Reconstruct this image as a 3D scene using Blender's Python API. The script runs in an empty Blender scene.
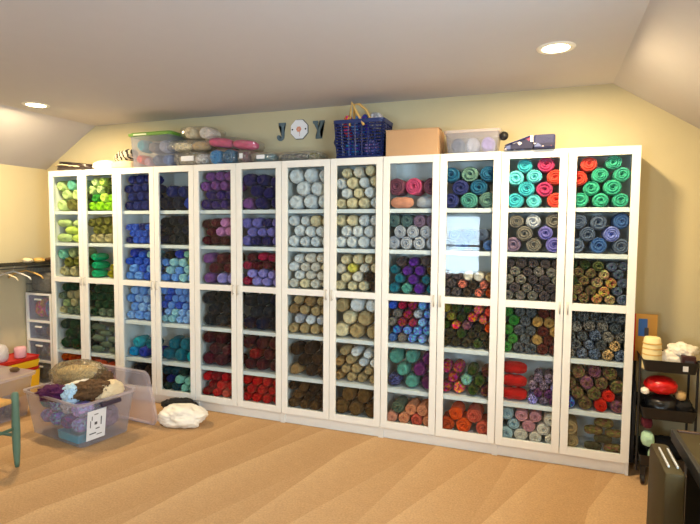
import bpy, bmesh, math, random
from mathutils import Vector, Matrix, noise
R = random.Random(7)
PI = math.pi
SC = bpy.context.scene
COL = SC.collection

# ------------------------------------------------------------------ helpers
def lin(c):
    return tuple(((v / 255) / 12.92 if v / 255 <= .04045 else ((v / 255 + .055) / 1.055) ** 2.4) for v in c[:3])

def newmat(name):
    m = bpy.data.materials.new(name); m.use_nodes = True
    nt = m.node_tree; nt.nodes.clear()
    out = nt.nodes.new('ShaderNodeOutputMaterial')
    return m, nt, out

def N(nt, t, **kw):
    n = nt.nodes.new(t)
    for k, v in kw.items():
        if k in n.inputs.keys(): n.inputs[k].default_value = v
        else: setattr(n, k, v)
    return n

def mat(name, rgb, rough=.6, metal=0., var=.06, scale=12., bump=0., bscale=60., coat=0., spec=.5):
    """plain surface with a slight procedural variation and grain"""
    m, nt, out = newmat(name); L = nt.links
    b = N(nt, 'ShaderNodeBsdfPrincipled', Roughness=rough, Metallic=metal)
    b.inputs['Coat Weight'].default_value = coat
    b.inputs['Specular IOR Level'].default_value = spec
    tc = N(nt, 'ShaderNodeTexCoord'); nz = N(nt, 'ShaderNodeTexNoise', Scale=scale, Detail=4.)
    L.new(tc.outputs['Object'], nz.inputs['Vector'])
    c = lin(rgb)
    mx = N(nt, 'ShaderNodeMix', data_type='RGBA')
    mx.inputs[6].default_value = (*[v * (1 - var) for v in c], 1); mx.inputs[7].default_value = (*[min(1, v * (1 + var)) for v in c], 1)
    L.new(nz.outputs['Fac'], mx.inputs[0]); L.new(mx.outputs[2], b.inputs['Base Color'])
    if bump:
        n2 = N(nt, 'ShaderNodeTexNoise', Scale=bscale, Detail=3.); L.new(tc.outputs['Object'], n2.inputs['Vector'])
        bp = N(nt, 'ShaderNodeBump', Strength=bump, Distance=.01); L.new(n2.outputs['Fac'], bp.inputs['Height']); L.new(bp.outputs[0], b.inputs['Normal'])
    L.new(b.outputs[0], out.inputs[0])
    return m

def clear_mat(name, rgb, body=.15, rough=.15, gloss=.5, bump=0., bscale=30.):
    """clear or frosted plastic / glass sheet: part transparent, part diffuse body, fresnel gloss"""
    m, nt, out = newmat(name); L = nt.links
    tr = N(nt, 'ShaderNodeBsdfTransparent'); tr.inputs[0].default_value = (*[v ** .3 for v in lin(rgb)], 1)
    df = N(nt, 'ShaderNodeBsdfDiffuse'); df.inputs[0].default_value = (*lin(rgb), 1)
    tl = N(nt, 'ShaderNodeBsdfTranslucent'); tl.inputs[0].default_value = (*lin(rgb), 1)
    dm = N(nt, 'ShaderNodeMixShader'); dm.inputs[0].default_value = .4
    L.new(df.outputs[0], dm.inputs[1]); L.new(tl.outputs[0], dm.inputs[2])
    a = N(nt, 'ShaderNodeMixShader'); a.inputs[0].default_value = body
    L.new(tr.outputs[0], a.inputs[1]); L.new(dm.outputs[0], a.inputs[2])
    g = N(nt, 'ShaderNodeBsdfGlossy', Roughness=rough)
    lw = N(nt, 'ShaderNodeFresnel', IOR=1.5)
    k = N(nt, 'ShaderNodeMath', operation='MULTIPLY'); k.inputs[1].default_value = gloss
    ge = N(nt, 'ShaderNodeNewGeometry'); iv = N(nt, 'ShaderNodeMath', operation='SUBTRACT'); iv.inputs[0].default_value = 1.; L.new(ge.outputs['Backfacing'], iv.inputs[1])
    kk = N(nt, 'ShaderNodeMath', operation='MULTIPLY'); L.new(lw.outputs[0], kk.inputs[0]); L.new(iv.outputs[0], kk.inputs[1]); L.new(kk.outputs[0], k.inputs[0])
    f = N(nt, 'ShaderNodeMixShader'); L.new(k.outputs[0], f.inputs[0]); L.new(a.outputs[0], f.inputs[1]); L.new(g.outputs[0], f.inputs[2])
    if bump:
        tc = N(nt, 'ShaderNodeTexCoord'); n2 = N(nt, 'ShaderNodeTexNoise', Scale=bscale, Detail=4., Distortion=1.); L.new(tc.outputs['Object'], n2.inputs['Vector'])
        bp = N(nt, 'ShaderNodeBump', Strength=bump, Distance=.02); L.new(n2.outputs['Fac'], bp.inputs['Height'])
        for s in (g, lw): L.new(bp.outputs[0], s.inputs['Normal'])
    if bump:
        n4 = N(nt, 'ShaderNodeTexNoise', Scale=bscale * 1.1, Detail=5., Distortion=2.5); L.new(tc.outputs['Object'], n4.inputs['Vector'])  # paler crease streaks: crinkle highlights put into the plastic's body
        q4 = N(nt, 'ShaderNodeMapRange'); L.new(n4.outputs['Fac'], q4.inputs[0]); q4.inputs[1].default_value = .5; q4.inputs[2].default_value = .68; q4.inputs[3].default_value = body * .5; q4.inputs[4].default_value = min(1, body * 3 + .1)
        L.new(q4.outputs[0], a.inputs[0])
    L.new(f.outputs[0], out.inputs[0])
    return m

def yarn_mat(name, mode):
    """yarn: colour comes from the object's own colour; mode adds plies of a second shade"""
    m, nt, out = newmat(name); L = nt.links
    b = N(nt, 'ShaderNodeBsdfPrincipled', Roughness=.92)
    b.inputs['Specular IOR Level'].default_value = .15; b.inputs['Sheen Weight'].default_value = .08
    oi = N(nt, 'ShaderNodeObjectInfo'); tc = N(nt, 'ShaderNodeTexCoord')
    nz = N(nt, 'ShaderNodeTexNoise', Scale={'solid': 1.6, 'marled': 3., 'ombre': 2.}[mode], Detail=3., Distortion=.8)
    ad = N(nt, 'ShaderNodeVectorMath', operation='ADD'); sc = N(nt, 'ShaderNodeVectorMath', operation='SCALE')
    cb = N(nt, 'ShaderNodeCombineXYZ')
    for i in range(3): L.new(oi.outputs['Random'], cb.inputs[i])
    L.new(cb.outputs[0], sc.inputs[0]); sc.inputs['Scale'].default_value = 17.
    L.new(tc.outputs['Object'], ad.inputs[0]); L.new(sc.outputs[0], ad.inputs[1]); L.new(ad.outputs[0], nz.inputs['Vector'])
    if mode == 'solid':
        hs = N(nt, 'ShaderNodeHueSaturation'); L.new(oi.outputs['Color'], hs.inputs['Color'])
        mr = N(nt, 'ShaderNodeMapRange'); L.new(nz.outputs['Fac'], mr.inputs[0]); mr.inputs[1].default_value = .3; mr.inputs[2].default_value = .7; mr.inputs[3].default_value = .82; mr.inputs[4].default_value = 1.16
        L.new(mr.outputs[0], hs.inputs['Value']); L.new(hs.outputs[0], b.inputs['Base Color'])
    else:
        wv = N(nt, 'ShaderNodeTexVoronoi', Scale=6.5 if mode == 'marled' else 3.6); L.new(ad.outputs[0], wv.inputs['Vector'])
        sp = N(nt, 'ShaderNodeSeparateColor'); L.new(wv.outputs['Color'], sp.inputs[0])
        hs = N(nt, 'ShaderNodeHueSaturation'); L.new(oi.outputs['Color'], hs.inputs['Color'])
        if mode == 'marled':
            mr = N(nt, 'ShaderNodeMapRange'); L.new(sp.outputs[0], mr.inputs[0]); mr.inputs[1].default_value = .45; mr.inputs[2].default_value = .55; mr.inputs[3].default_value = .22; mr.inputs[4].default_value = 2.1
            L.new(mr.outputs[0], hs.inputs['Value']); hs.inputs['Saturation'].default_value = .85
        else:
            mr = N(nt, 'ShaderNodeMapRange'); L.new(sp.outputs[0], mr.inputs[0]); mr.inputs[3].default_value = .42; mr.inputs[4].default_value = .58
            L.new(mr.outputs[0], hs.inputs['Hue'])
            m2 = N(nt, 'ShaderNodeMapRange'); L.new(sp.outputs[1], m2.inputs[0]); m2.inputs[3].default_value = .5; m2.inputs[4].default_value = 1.5
            L.new(m2.outputs[0], hs.inputs['Value'])
        L.new(hs.outputs[0], b.inputs['Base Color'])
    n3 = N(nt, 'ShaderNodeTexWave', Scale=3.2, Distortion=9., Detail=3.); L.new(ad.outputs[0], n3.inputs['Vector'])
    bp = N(nt, 'ShaderNodeBump', Strength=.5, Distance=.006); L.new(n3.outputs['Fac'], bp.inputs['Height']); L.new(bp.outputs[0], b.inputs['Normal'])
    L.new(b.outputs[0], out.inputs[0])
    return m

def emit_mat(name, rgb, s):
    m, nt, out = newmat(name)
    e = N(nt, 'ShaderNodeEmission', Strength=s); e.inputs[0].default_value = (*lin(rgb), 1); nt.links.new(e.outputs[0], out.inputs[0])
    return m

def mesh_from(bm, name, m=None, smooth=False, ang=None):
    me = bpy.data.meshes.new(name); bm.normal_update(); bm.to_mesh(me); bm.free()
    if m: me.materials.append(m)
    if smooth:
        for p in me.polygons: p.use_smooth = True
        if ang is not None: me.set_sharp_from_angle(angle=math.radians(ang))
    return me

def obj(name, data, parent=None, loc=None, kind=None):
    o = bpy.data.objects.new(name, data); COL.objects.link(o)
    if parent: o.parent = parent
    if loc is not None: o.location = loc
    if kind: o['kind'] = kind
    return o

def build(name, bm, m, parent=None, loc=None, smooth=False, ang=None, kind=None):
    return obj(name, mesh_from(bm, name, m, smooth, ang), parent, loc, kind)

def tag(o, label, cat, group=None):
    o['label'] = label; o['category'] = cat
    if group: o['group'] = group
    return o

def empty(name, loc, label, cat, group=None, rz=0):
    o = obj(name, None, None, loc); o.rotation_euler.z = rz; o.empty_display_size = .05
    return tag(o, label, cat, group)

def box(bm, x0, x1, y0, y1, z0, z1, bev=0.):
    vs = [bm.verts.new(v) for v in ((x0, y0, z0), (x1, y0, z0), (x1, y1, z0), (x0, y1, z0), (x0, y0, z1), (x1, y0, z1), (x1, y1, z1), (x0, y1, z1))]
    fs = [bm.faces.new([vs[i] for i in q]) for q in ((0, 3, 2, 1), (4, 5, 6, 7), (0, 1, 5, 4), (1, 2, 6, 5), (2, 3, 7, 6), (3, 0, 4, 7))]
    if bev:
        es = set(e for f in fs for e in f.edges)
        bmesh.ops.bevel(bm, geom=list(es), offset=bev, segments=2, affect='EDGES', profile=.5)
    return bm

def BX(x0, x1, y0, y1, z0, z1, bev=0.):
    return box(bmesh.new(), x0, x1, y0, y1, z0, z1, bev)

def tube(bm, pts, r, n=8, cap=True):
    pts = [Vector(p) for p in pts]; rs = r if isinstance(r, (list, tuple)) else [r] * len(pts)
    rings = []; up = Vector((0, 0, 1))
    for i, p in enumerate(pts):
        d = (pts[min(i + 1, len(pts) - 1)] - pts[max(i - 1, 0)]).normalized()
        a = d.cross(up)
        if a.length < .05: a = d.cross(Vector((0, 1, 0)))
        a.normalize(); b = a.cross(d).normalized()
        rings.append([bm.verts.new(p + rs[i] * (a * math.cos(2 * PI * k / n) + b * math.sin(2 * PI * k / n))) for k in range(n)])
    for q, w in zip(rings, rings[1:]):
        for k in range(n): bm.faces.new((q[k], q[(k + 1) % n], w[(k + 1) % n], w[k]))
    if cap:
        bm.faces.new(rings[0][::-1]); bm.faces.new(rings[-1])
    return bm

def lathe(bm, prof, n=32, axis='z', c=(0, 0, 0), close=False):
    rings = []; c = Vector(c)
    for r, h in prof:
        ring = []
        for k in range(n):
            a = 2 * PI * k / n
            if axis == 'z': v = Vector((r * math.cos(a), r * math.sin(a), h))
            elif axis == 'y': v = Vector((r * math.cos(a), h, r * math.sin(a)))
            else: v = Vector((h, r * math.cos(a), r * math.sin(a)))
            ring.append(bm.verts.new(v + c))
        rings.append(ring)
    for q, w in zip(rings, rings[1:]):
        for k in range(n): bm.faces.new((q[k], q[(k + 1) % n], w[(k + 1) % n], w[k]))
    if close:
        bm.faces.new(rings[0][::-1]); bm.faces.new(rings[-1])
    bmesh.ops.recalc_face_normals(bm, faces=bm.faces)
    return bm

def taper_box(bm, bx, by, tx, ty, h, t=.003, r=.03, seg=4, z0=0., floor=True, inner=True):
    """open-topped tapered box shell with rounded corners, centred on the origin"""
    def ring(hx, hy, rr, z):
        out = []
        for cx, cy, a0 in ((hx - rr, hy - rr, 0), (-hx + rr, hy - rr, PI / 2), (-hx + rr, -hy + rr, PI), (hx - rr, -hy + rr, 1.5 * PI)):
            for k in range(seg + 1):
                a = a0 + PI / 2 * k / seg
                out.append(bm.verts.new((cx + rr * math.cos(a), cy + rr * math.sin(a), z)))
        return out
    rs = [ring(bx / 2, by / 2, r, z0), ring(tx / 2, ty / 2, r, z0 + h)]
    if inner: rs += [ring(tx / 2 - t, ty / 2 - t, r * .9, z0 + h), ring(bx / 2 - t, by / 2 - t, r * .9, z0 + t)]
    n = len(rs[0])
    for q, w in zip(rs, rs[1:]):
        for k in range(n): bm.faces.new((q[k], q[(k + 1) % n], w[(k + 1) % n], w[k]))
    if floor:
        bm.faces.new(rs[0][::-1])
        if inner: bm.faces.new(rs[-1])
    return bm

def blob_mesh(name, sx, sy, sz, m, seed=0, amp=.18, freq=2.2, sub=4, flat=-1., p=2.4, smooth=True):
    """soft lumpy body (cloth, bags): a superellipsoid pushed about by folded noise, flattened below"""
    bm = bmesh.new(); bmesh.ops.create_icosphere(bm, subdivisions=sub, radius=1)
    for v in bm.verts:
        d = v.co.normalized()
        k = (abs(d.x) ** p + abs(d.y) ** p + abs(d.z) ** p) ** (-1 / p)
        q = d * freq + Vector((seed * 3.7, seed * 1.3, seed))
        n = noise.noise(q) * .7 + (1 - 2 * abs(noise.noise(q * 2.1))) * .35 + noise.noise(q * 5.) * .18
        w = d * k * (1 + amp * (n - .15))
        w.z = max(w.z, flat)
        v.co = Vector((w.x * sx, w.y * sy, w.z * sz))
    return mesh_from(bm, name, m, smooth)

# ------------------------------------------------------------------ materials
M = dict(
    wall=mat('wall_paint', (197, 185, 150), .9, bump=.15, bscale=160, var=.02),
    ceil=mat('ceiling_paint', (194, 189, 190), .95, bump=.12, bscale=140, var=.02),
    white=mat('white_foil', (238, 236, 230), .38, var=.015),
    white_in=mat('white_foil_inner', (230, 232, 232), .55, var=.015),
    trim=mat('trim_paint', (232, 228, 218), .4, var=.02),
    metal=mat('brushed_metal', (206, 204, 198), .4, .4, var=.05),
    dark=mat('dark_metal', (26, 24, 24), .45, var=.1),
    black=mat('black_cloth', (22, 20, 22), .9, bump=.5, bscale=40, var=.3),
    navy=mat('navy_plastic', (24, 40, 98), .35, var=.1),
    tan_h=mat('tan_handle', (214, 172, 96), .5, var=.08),
    card=mat('cardboard', (188, 150, 112), .85, var=.08, scale=5, bump=.1),
    tape=mat('packing_tape', (176, 128, 76), .3),
    grey=mat('grey_letter_paint', (94, 112, 120), .7, var=.08),
    green_leg=mat('green_stool_paint', (88, 118, 100), .5, var=.12),
    rush=mat('woven_rush', (206, 156, 84), .8, var=.35, scale=60, bump=.8, bscale=90),
    lime_lid=mat('green_lid_plastic', (96, 142, 52), .4),
    paper=mat('paper', (222, 224, 228), .8, var=.03),
    ink=mat('printed_ink', (70, 70, 78), .8),
    red=mat('red_plastic', (206, 34, 26), .4), yellow=mat('yellow_plastic', (238, 196, 30), .45),
    desk=mat('dark_olive_laminate', (64, 52, 26), .6, var=.15, scale=3, spec=.2),
    desk_d=mat('black_edge', (18, 16, 14), .5),
    pinkcone=mat('pink_white_cone', (226, 170, 176), .9, bump=.5),
    brown=mat('brown_fleece', (92, 66, 40), .95, bump=.9, bscale=50, var=.4),
    cream=mat('cream_cloth', (226, 206, 168), .95, bump=.5, bscale=25, var=.12),
    purple=mat('plum_knit', (78, 24, 74), .95, bump=.6, bscale=50, var=.2),
    lblue=mat('pale_blue_cloth', (176, 208, 236), .9, bump=.4, bscale=25, var=.25),
    teal=mat('turquoise_plastic', (20, 178, 204), .4),
    whitebag=mat('white_bag_plastic', (240, 232, 218), .45, bump=.35, bscale=9, var=.04),
    shade=mat('cream_cup_paper', (240, 222, 166), .7, var=.05, scale=30),
    glass=clear_mat('door_glass', (225, 238, 240), body=.0, rough=.0, gloss=.8),
    wrap=clear_mat('plastic_wrap', (225, 225, 220), body=.13, rough=.16, gloss=2.2, bump=1.6, bscale=26),
    frost=clear_mat('frosted_plastic', (226, 226, 236), body=.15, rough=.3, gloss=.6),
    frost_lid=clear_mat('frosted_lid_plastic', (236, 228, 236), body=.30, rough=.3, gloss=.6),
    frost_c=clear_mat('clear_box_plastic', (214, 218, 232), body=.17, rough=.2, gloss=.7),
    greybag=clear_mat('smoky_wrap', (176, 162, 130), body=.35, rough=.2, gloss=1., bump=1., bscale=18),
    wrap2=clear_mat('smooth_wrap', (235, 235, 238), body=.06, rough=.12, gloss=2.),
    wire=mat('grey_wire', (120, 116, 108), .4, .6),
    lens=emit_mat('lamp_diffuser', (255, 226, 170), 26.),
)
YM = {k: yarn_mat('yarn_' + k, k) for k in ('solid', 'marled', 'ombre')}

def carpet_mat():
    m, nt, out = newmat('carpet_pile'); L = nt.links
    b = N(nt, 'ShaderNodeBsdfPrincipled', Roughness=1.); b.inputs['Specular IOR Level'].default_value = .05
    tc = N(nt, 'ShaderNodeTexCoord')
    fine = N(nt, 'ShaderNodeTexNoise', Scale=85., Detail=5., Roughness=.75); L.new(tc.outputs['Object'], fine.inputs['Vector'])
    mid = N(nt, 'ShaderNodeTexNoise', Scale=14., Detail=5.); L.new(tc.outputs['Object'], mid.inputs['Vector'])
    # vacuum passes: wedges of pile brushed two ways
    facs = []
    for rot, sc, dist in ((-1.40, .62, .05), (-1.22, .85, .05)):
        mp = N(nt, 'ShaderNodeMapping'); mp.inputs['Rotation'].default_value = (0, 0, rot); L.new(tc.outputs['Object'], mp.inputs[0])
        wv = N(nt, 'ShaderNodeTexWave', wave_type='BANDS', bands_direction='Y', wave_profile='SAW', Scale=sc, Distortion=dist, Detail=1.)
        wv.inputs['Detail Scale'].default_value = .5
        L.new(mp.outputs[0], wv.inputs['Vector']); facs.append(wv.outputs['Fac'])
    a = N(nt, 'ShaderNodeMath', operation='MULTIPLY'); L.new(facs[0], a.inputs[0]); L.new(facs[1], a.inputs[1])
    rp = N(nt, 'ShaderNodeMapRange'); L.new(a.outputs[0], rp.inputs[0]); rp.inputs[1].default_value = .0; rp.inputs[2].default_value = .8
    mx = N(nt, 'ShaderNodeMix', data_type='RGBA'); mx.inputs[6].default_value = (*lin((190, 152, 110)), 1); mx.inputs[7].default_value = (*lin((207, 170, 128)), 1)
    L.new(rp.outputs[0], mx.inputs[0])
    m2 = N(nt, 'ShaderNodeMix', data_type='RGBA', blend_type='MULTIPLY'); m2.inputs[0].default_value = .7
    cr = N(nt, 'ShaderNodeMapRange'); L.new(fine.outputs['Fac'], cr.inputs[0]); cr.inputs[1].default_value = .3; cr.inputs[2].default_value = .7; cr.inputs[3].default_value = .66; cr.inputs[4].default_value = 1.2
    m3 = N(nt, 'ShaderNodeMath', operation='MULTIPLY'); c2 = N(nt, 'ShaderNodeMapRange'); L.new(mid.outputs['Fac'], c2.inputs[0]); c2.inputs[3].default_value = .86; c2.inputs[4].default_value = 1.1
    L.new(cr.outputs[0], m3.inputs[0]); L.new(c2.outputs[0], m3.inputs[1])
    L.new(mx.outputs[2], m2.inputs[6]); L.new(m3.outputs[0], m2.inputs[7]); L.new(m2.outputs[2], b.inputs['Base Color'])
    bp = N(nt, 'ShaderNodeBump', Strength=.8, Distance=.01); L.new(fine.outputs['Fac'], bp.inputs['Height']); L.new(bp.outputs[0], b.inputs['Normal'])
    L.new(b.outputs[0], out.inputs[0])
    return m
M['carpet'] = carpet_mat()

# ------------------------------------------------------------------ the room
XL, XR, YB, YF, ZC = -.38, 5.25, .30, -6.0, 2.465
CL, CR, ZK = .26, 4.661, 2.078      # ceiling creases, knee wall height
T = .1
def S(name, bm, m): return build(name, bm, m, kind='structure')
S('floor', BX(XL - T, XR + T, YF - T, YB + T, -.1, 0), M['carpet'])
S('wall_left', BX(XL - T, XL, YF - T, YB + T, 0, ZK), M['wall'])
VY0, VY1, VZ0, VZ1 = -3.5, -1.95, 1.0, 1.95        # unseen window opening beside the desk, added for cool fill light
bm = bmesh.new()
box(bm, XR, XR + T, YF - T, VY0, 0, ZK); box(bm, XR, XR + T, VY1, YB + T, 0, ZK)
box(bm, XR, XR + T, VY0, VY1, 0, VZ0); box(bm, XR, XR + T, VY0, VY1, VZ1, ZK)
S('wall_right', bm, M['wall'])
S('wall_back', BX(XL - T, XR + T, YB, YB + T, 0, ZC + .1), M['wall'])
WX0, WX1, WZ0, WZ1 = 2.50, 3.16, .72, 1.76     # the window in the wall behind the camera
bm = bmesh.new()
box(bm, XL - T, WX0, YF - T, YF, 0, ZC + .1); box(bm, WX1, XR + T, YF - T, YF, 0, ZC + .1)
box(bm, WX0, WX1, YF - T, YF, 0, WZ0); box(bm, WX0, WX1, YF - T, YF, WZ1, ZC + .1)
S('wall_front', bm, M['wall'])
bm = bmesh.new()   # flat ceiling with a slope down to each knee wall, one solid shell
pf = [(XL - T, ZK - .06), (CL, ZC), (CR, ZC), (XR + T, ZK - .06), (XR + T, ZK + .2), (CR, ZC + .12), (CL, ZC + .12), (XL - T, ZK + .2)]
a = [bm.verts.new((x, YF - T, z)) for x, z in pf]; b = [bm.verts.new((x, YB + T, z)) for x, z in pf]
for i in range(8): bm.faces.new((a[i], a[(i + 1) % 8], b[(i + 1) % 8], b[i]))
bm.faces.new((a[0], a[7], a[6], a[1])); bm.faces.new((a[1], a[6], a[5], a[2])); bm.faces.new((a[2], a[5], a[4], a[3]))
bm.faces.new((b[0], b[1], b[6], b[7])); bm.faces.new((b[1], b[2], b[5], b[6])); bm.faces.new((b[2], b[3], b[4], b[5]))
bmesh.ops.recalc_face_normals(bm, faces=bm.faces)
S('ceiling', bm, M['ceil'])
S('baseboard_right', BX(XR - .014, XR, YF, YB - .015, 0, .09), M['trim'])
S('baseboard_left', BX(XL, XL + .014, YF, YB - .015, 0, .09), M['trim'])
S('baseboard_back', BX(4.815, XR, YB - .013, YB, 0, .09), M['trim'])
# window with a blind
bm = bmesh.new()
for q in ((WX0 - .06, WX0, WZ0 - .06, WZ1 + .06), (WX1, WX1 + .06, WZ0 - .06, WZ1 + .06)): box(bm, q[0], q[1], YF, YF + .02, q[2], q[3])
box(bm, WX0, WX1, YF, YF + .02, WZ1, WZ1 + .06); box(bm, WX0 - .08, WX1 + .08, YF, YF + .04, WZ0 - .05, WZ0)
box(bm, WX0, WX1, YF - .07, YF - .04, (WZ0 + WZ1) / 2 - .015, (WZ0 + WZ1) / 2 + .015)
w = S('window_1', bm, M['trim'])
g = build('window_pane', BX(WX0, WX1, YF - .058, YF - .054, WZ0, WZ1), M['glass'], w)
bm = bmesh.new(); z = WZ0 + .02
while z < WZ1 - .01:
    vs = [bm.verts.new(v) for v in ((WX0 + .01, YF - .03, z), (WX1 - .01, YF - .03, z), (WX1 - .01, YF - .008, z + .010), (WX0 + .01, YF - .008, z + .010))]
    bm.faces.new(vs); z += .034
bmesh.ops.solidify(bm, geom=bm.faces[:], thickness=.002)
build('blind', bm, M['white'], w)

bm = bmesh.new()
box(bm, XR - .02, XR, VY0 - .06, VY0, VZ0 - .06, VZ1 + .06); box(bm, XR - .02, XR, VY1, VY1 + .06, VZ0 - .06, VZ1 + .06)
box(bm, XR - .02, XR, VY0, VY1, VZ1, VZ1 + .06); box(bm, XR - .04, XR, VY0 - .08, VY1 + .08, VZ0 - .05, VZ0)
box(bm, XR + .04, XR + .07, (VY0 + VY1) / 2 - .015, (VY0 + VY1) / 2 + .015, VZ0, VZ1)
w = S('added_side_window', bm, M['trim'])  # invented window out of view, there to let in cool side light
build('window_pane', BX(XR + .054, XR + .058, VY0, VY1, VZ0, VZ1), M['glass'], w)  # pane of the added side window
d = bpy.data.lights.new('added_side_fill', 'AREA'); d.shape = 'RECTANGLE'; d.size = VZ1 - VZ0; d.size_y = VY1 - VY0; d.energy = 110; d.color = (.72, .86, 1.)  # cool fill lamp added outside the invented side window
o = bpy.data.objects.new('added_side_fill', d); COL.objects.link(o); o.location = (XR + .12, (VY0 + VY1) / 2, (VZ0 + VZ1) / 2); o.rotation_euler = (0, PI / 2, 0)

# stair railing behind the camera (seen in the glass of the doors)
rl = empty('stair_railing', (-.3, -4.95, 0), 'white stair railing with thin balusters standing behind the camera', 'railing')
bm = bmesh.new(); box(bm, 0, 2.0, -.03, .03, .93, .98, .008); build('handrail', bm, M['trim'], rl)
build('bottom_rail', BX(0, 2.0, -.02, .02, .04, .08), M['trim'], rl)
for i in range(15):
    build('baluster', BX(.05 + i * .135, .08 + i * .135, -.014, .014, .08, .93), M['trim'], rl)
for x in (-.05, 2.0): build('newel_post', BX(x, x + .08, -.04, .04, 0, 1.1, .006), M['trim'], rl)

# recessed ceiling lights
def downlight(x, y, label):
    t = empty('recessed_light', (x, y, ZC), label, 'ceiling light', 'recessed ceiling lights')
    bm = lathe(bmesh.new(), [(.068, -.001), (.070, -.006), (.094, -.005), (.098, 0)], 40)
    build('trim_ring', bm, M['trim'], t, smooth=True)
    bm = bmesh.new(); bmesh.ops.create_circle(bm, cap_ends=True, segments=40, radius=.068, matrix=Matrix.Translation((0, 0, -.004)))
    build('diffuser', bm, M['lens'], t)
LD = [(4.304, -.534, 'round recessed ceiling light above the right-hand bookcases'),
      (.507, -.507, 'round recessed ceiling light above the left-hand bookcases'),
      (4.304, -3.3, 'round recessed ceiling light by the desk, behind the camera'),
      (.507, -3.3, 'round recessed ceiling light in front of the stair railing')]
for x, y, l in LD:
    downlight(x, y, l)
    d = bpy.data.lights.new('lamp', 'AREA'); d.shape = 'DISK'; d.size = .13; d.energy = 38 if y > -1 else 18; d.color = (1., .765, .43)
    o = bpy.data.objects.new('downlight_beam', d); COL.objects.link(o); o.location = (x, y, ZC - .012)
# daylight through the window
d = bpy.data.lights.new('daylight', 'AREA'); d.shape = 'RECTANGLE'; d.size = WX1 - WX0; d.size_y = WZ1 - WZ0; d.energy = 105; d.color = (.72, .86, 1.)
o = bpy.data.objects.new('daylight', d); COL.objects.link(o); o.location = ((WX0 + WX1) / 2, YF - .12, (WZ0 + WZ1) / 2); o.rotation_euler = (PI / 2, 0, 0)
o.rotation_euler = (-PI / 2 + PI, 0, 0)
wd = bpy.data.worlds.new('sky'); SC.world = wd; wd.use_nodes = True
wd.node_tree.nodes['Background'].inputs[0].default_value = (.55, .78, 1., 1); wd.node_tree.nodes['Background'].inputs[1].default_value = 3.

# ------------------------------------------------------------------ bookcases
ST = [1.655, 1.368, 1.052, .700, .372, .112]       # top face of the board each row stands on
TOPS = [1.985, 1.628, 1.340, 1.022, .672, .345]    # underside above each row
ORD = ['first', 'second', 'third', 'fourth', 'fifth', 'sixth', 'seventh', 'eighth', 'ninth', 'tenth', 'eleventh', 'twelfth']
SHELF = ['top shelf', 'second shelf', 'third shelf', 'fourth shelf', 'fifth shelf', 'bottom shelf']
def frame_bm(w):
    bm = bmesh.new(); s = .047
    box(bm, 0, s, 0, .02, .083, 2.018, .0025); box(bm, w - s, w, 0, .02, .083, 2.018, .0025)
    box(bm, s, w - s, .0005, .0195, 1.968, 2.018); box(bm, s, w - s, .0005, .0195, .083, .133)
    box(bm, s, w - s, .0005, .0195, 1.010, 1.056)
    return bm
fr_me = mesh_from(frame_bm(.396), 'door_frame', M['white'])
gl_up = mesh_from(BX(.045, .351, .008, .012, 1.054, 1.970), 'glass', M['glass']); gl_lo = mesh_from(BX(.045, .351, .008, .012, .131, 1.012), 'glass', M['glass'])
def handle_bm():
    bm = bmesh.new(); tube(bm, [(0, -.018, .985), (0, -.018, 1.065)], .004); tube(bm, [(0, 0, .992), (0, -.018, .992)], .003); tube(bm, [(0, 0, 1.058), (0, -.018, 1.058)], .003)
    return bm
hd_me = mesh_from(handle_bm(), 'handle', M['metal'], True)
DECOR = ['greens behind its glass', 'blues behind its glass', 'purples and reds behind its glass', 'white and brown yarn behind its glass', 'mixed yarn and a window reflection', 'aqua, coral and green yarn behind its glass']
sh = {}
for nm, b_ in dict(side0=(0, .018, .0205, .298, 0, 2.02), side1=(.782, .80, .0205, .298, 0, 2.02), top=(.018, .782, .0205, .297, 1.995, 2.02), back=(.018, .782, .29, .297, .03, 1.995),
                   bot=(.018, .782, .0205, .29, .084, .112), plinth=(.018, .782, .035, .05, 0, .084), sh=(.018, .782, .024, .29, -.028, 0)).items():
    sh[nm] = mesh_from(BX(*b_), nm, M['white_in'] if nm in ('back', 'sh', 'bot') else M['white'])
for k in range(6):
    c = empty('bookcase', (k * .8, 0, 0), f'{ORD[k]} white glass-door bookcase from the left, with {DECOR[k]}', 'bookcase', 'white glass-door bookcases along the wall')
    obj('side_panel', sh['side0'], c); obj('side_panel', sh['side1'], c); obj('top_panel', sh['top'], c); obj('back_panel', sh['back'], c)
    obj('bottom_panel', sh['bot'], c); obj('plinth', sh['plinth'], c)
    for z in ST[:5]: obj('shelf', sh['sh'], c, (0, 0, z - .001))
    for s in (0, 1):
        dr = obj('door', fr_me, c, (.002 + s * .400, 0, 0))
        obj('glass_pane', gl_up, dr); obj('glass_pane', gl_lo, dr)
        obj('door_handle', hd_me, dr, ((.375 if s == 0 else .021), 0, 0))

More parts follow.
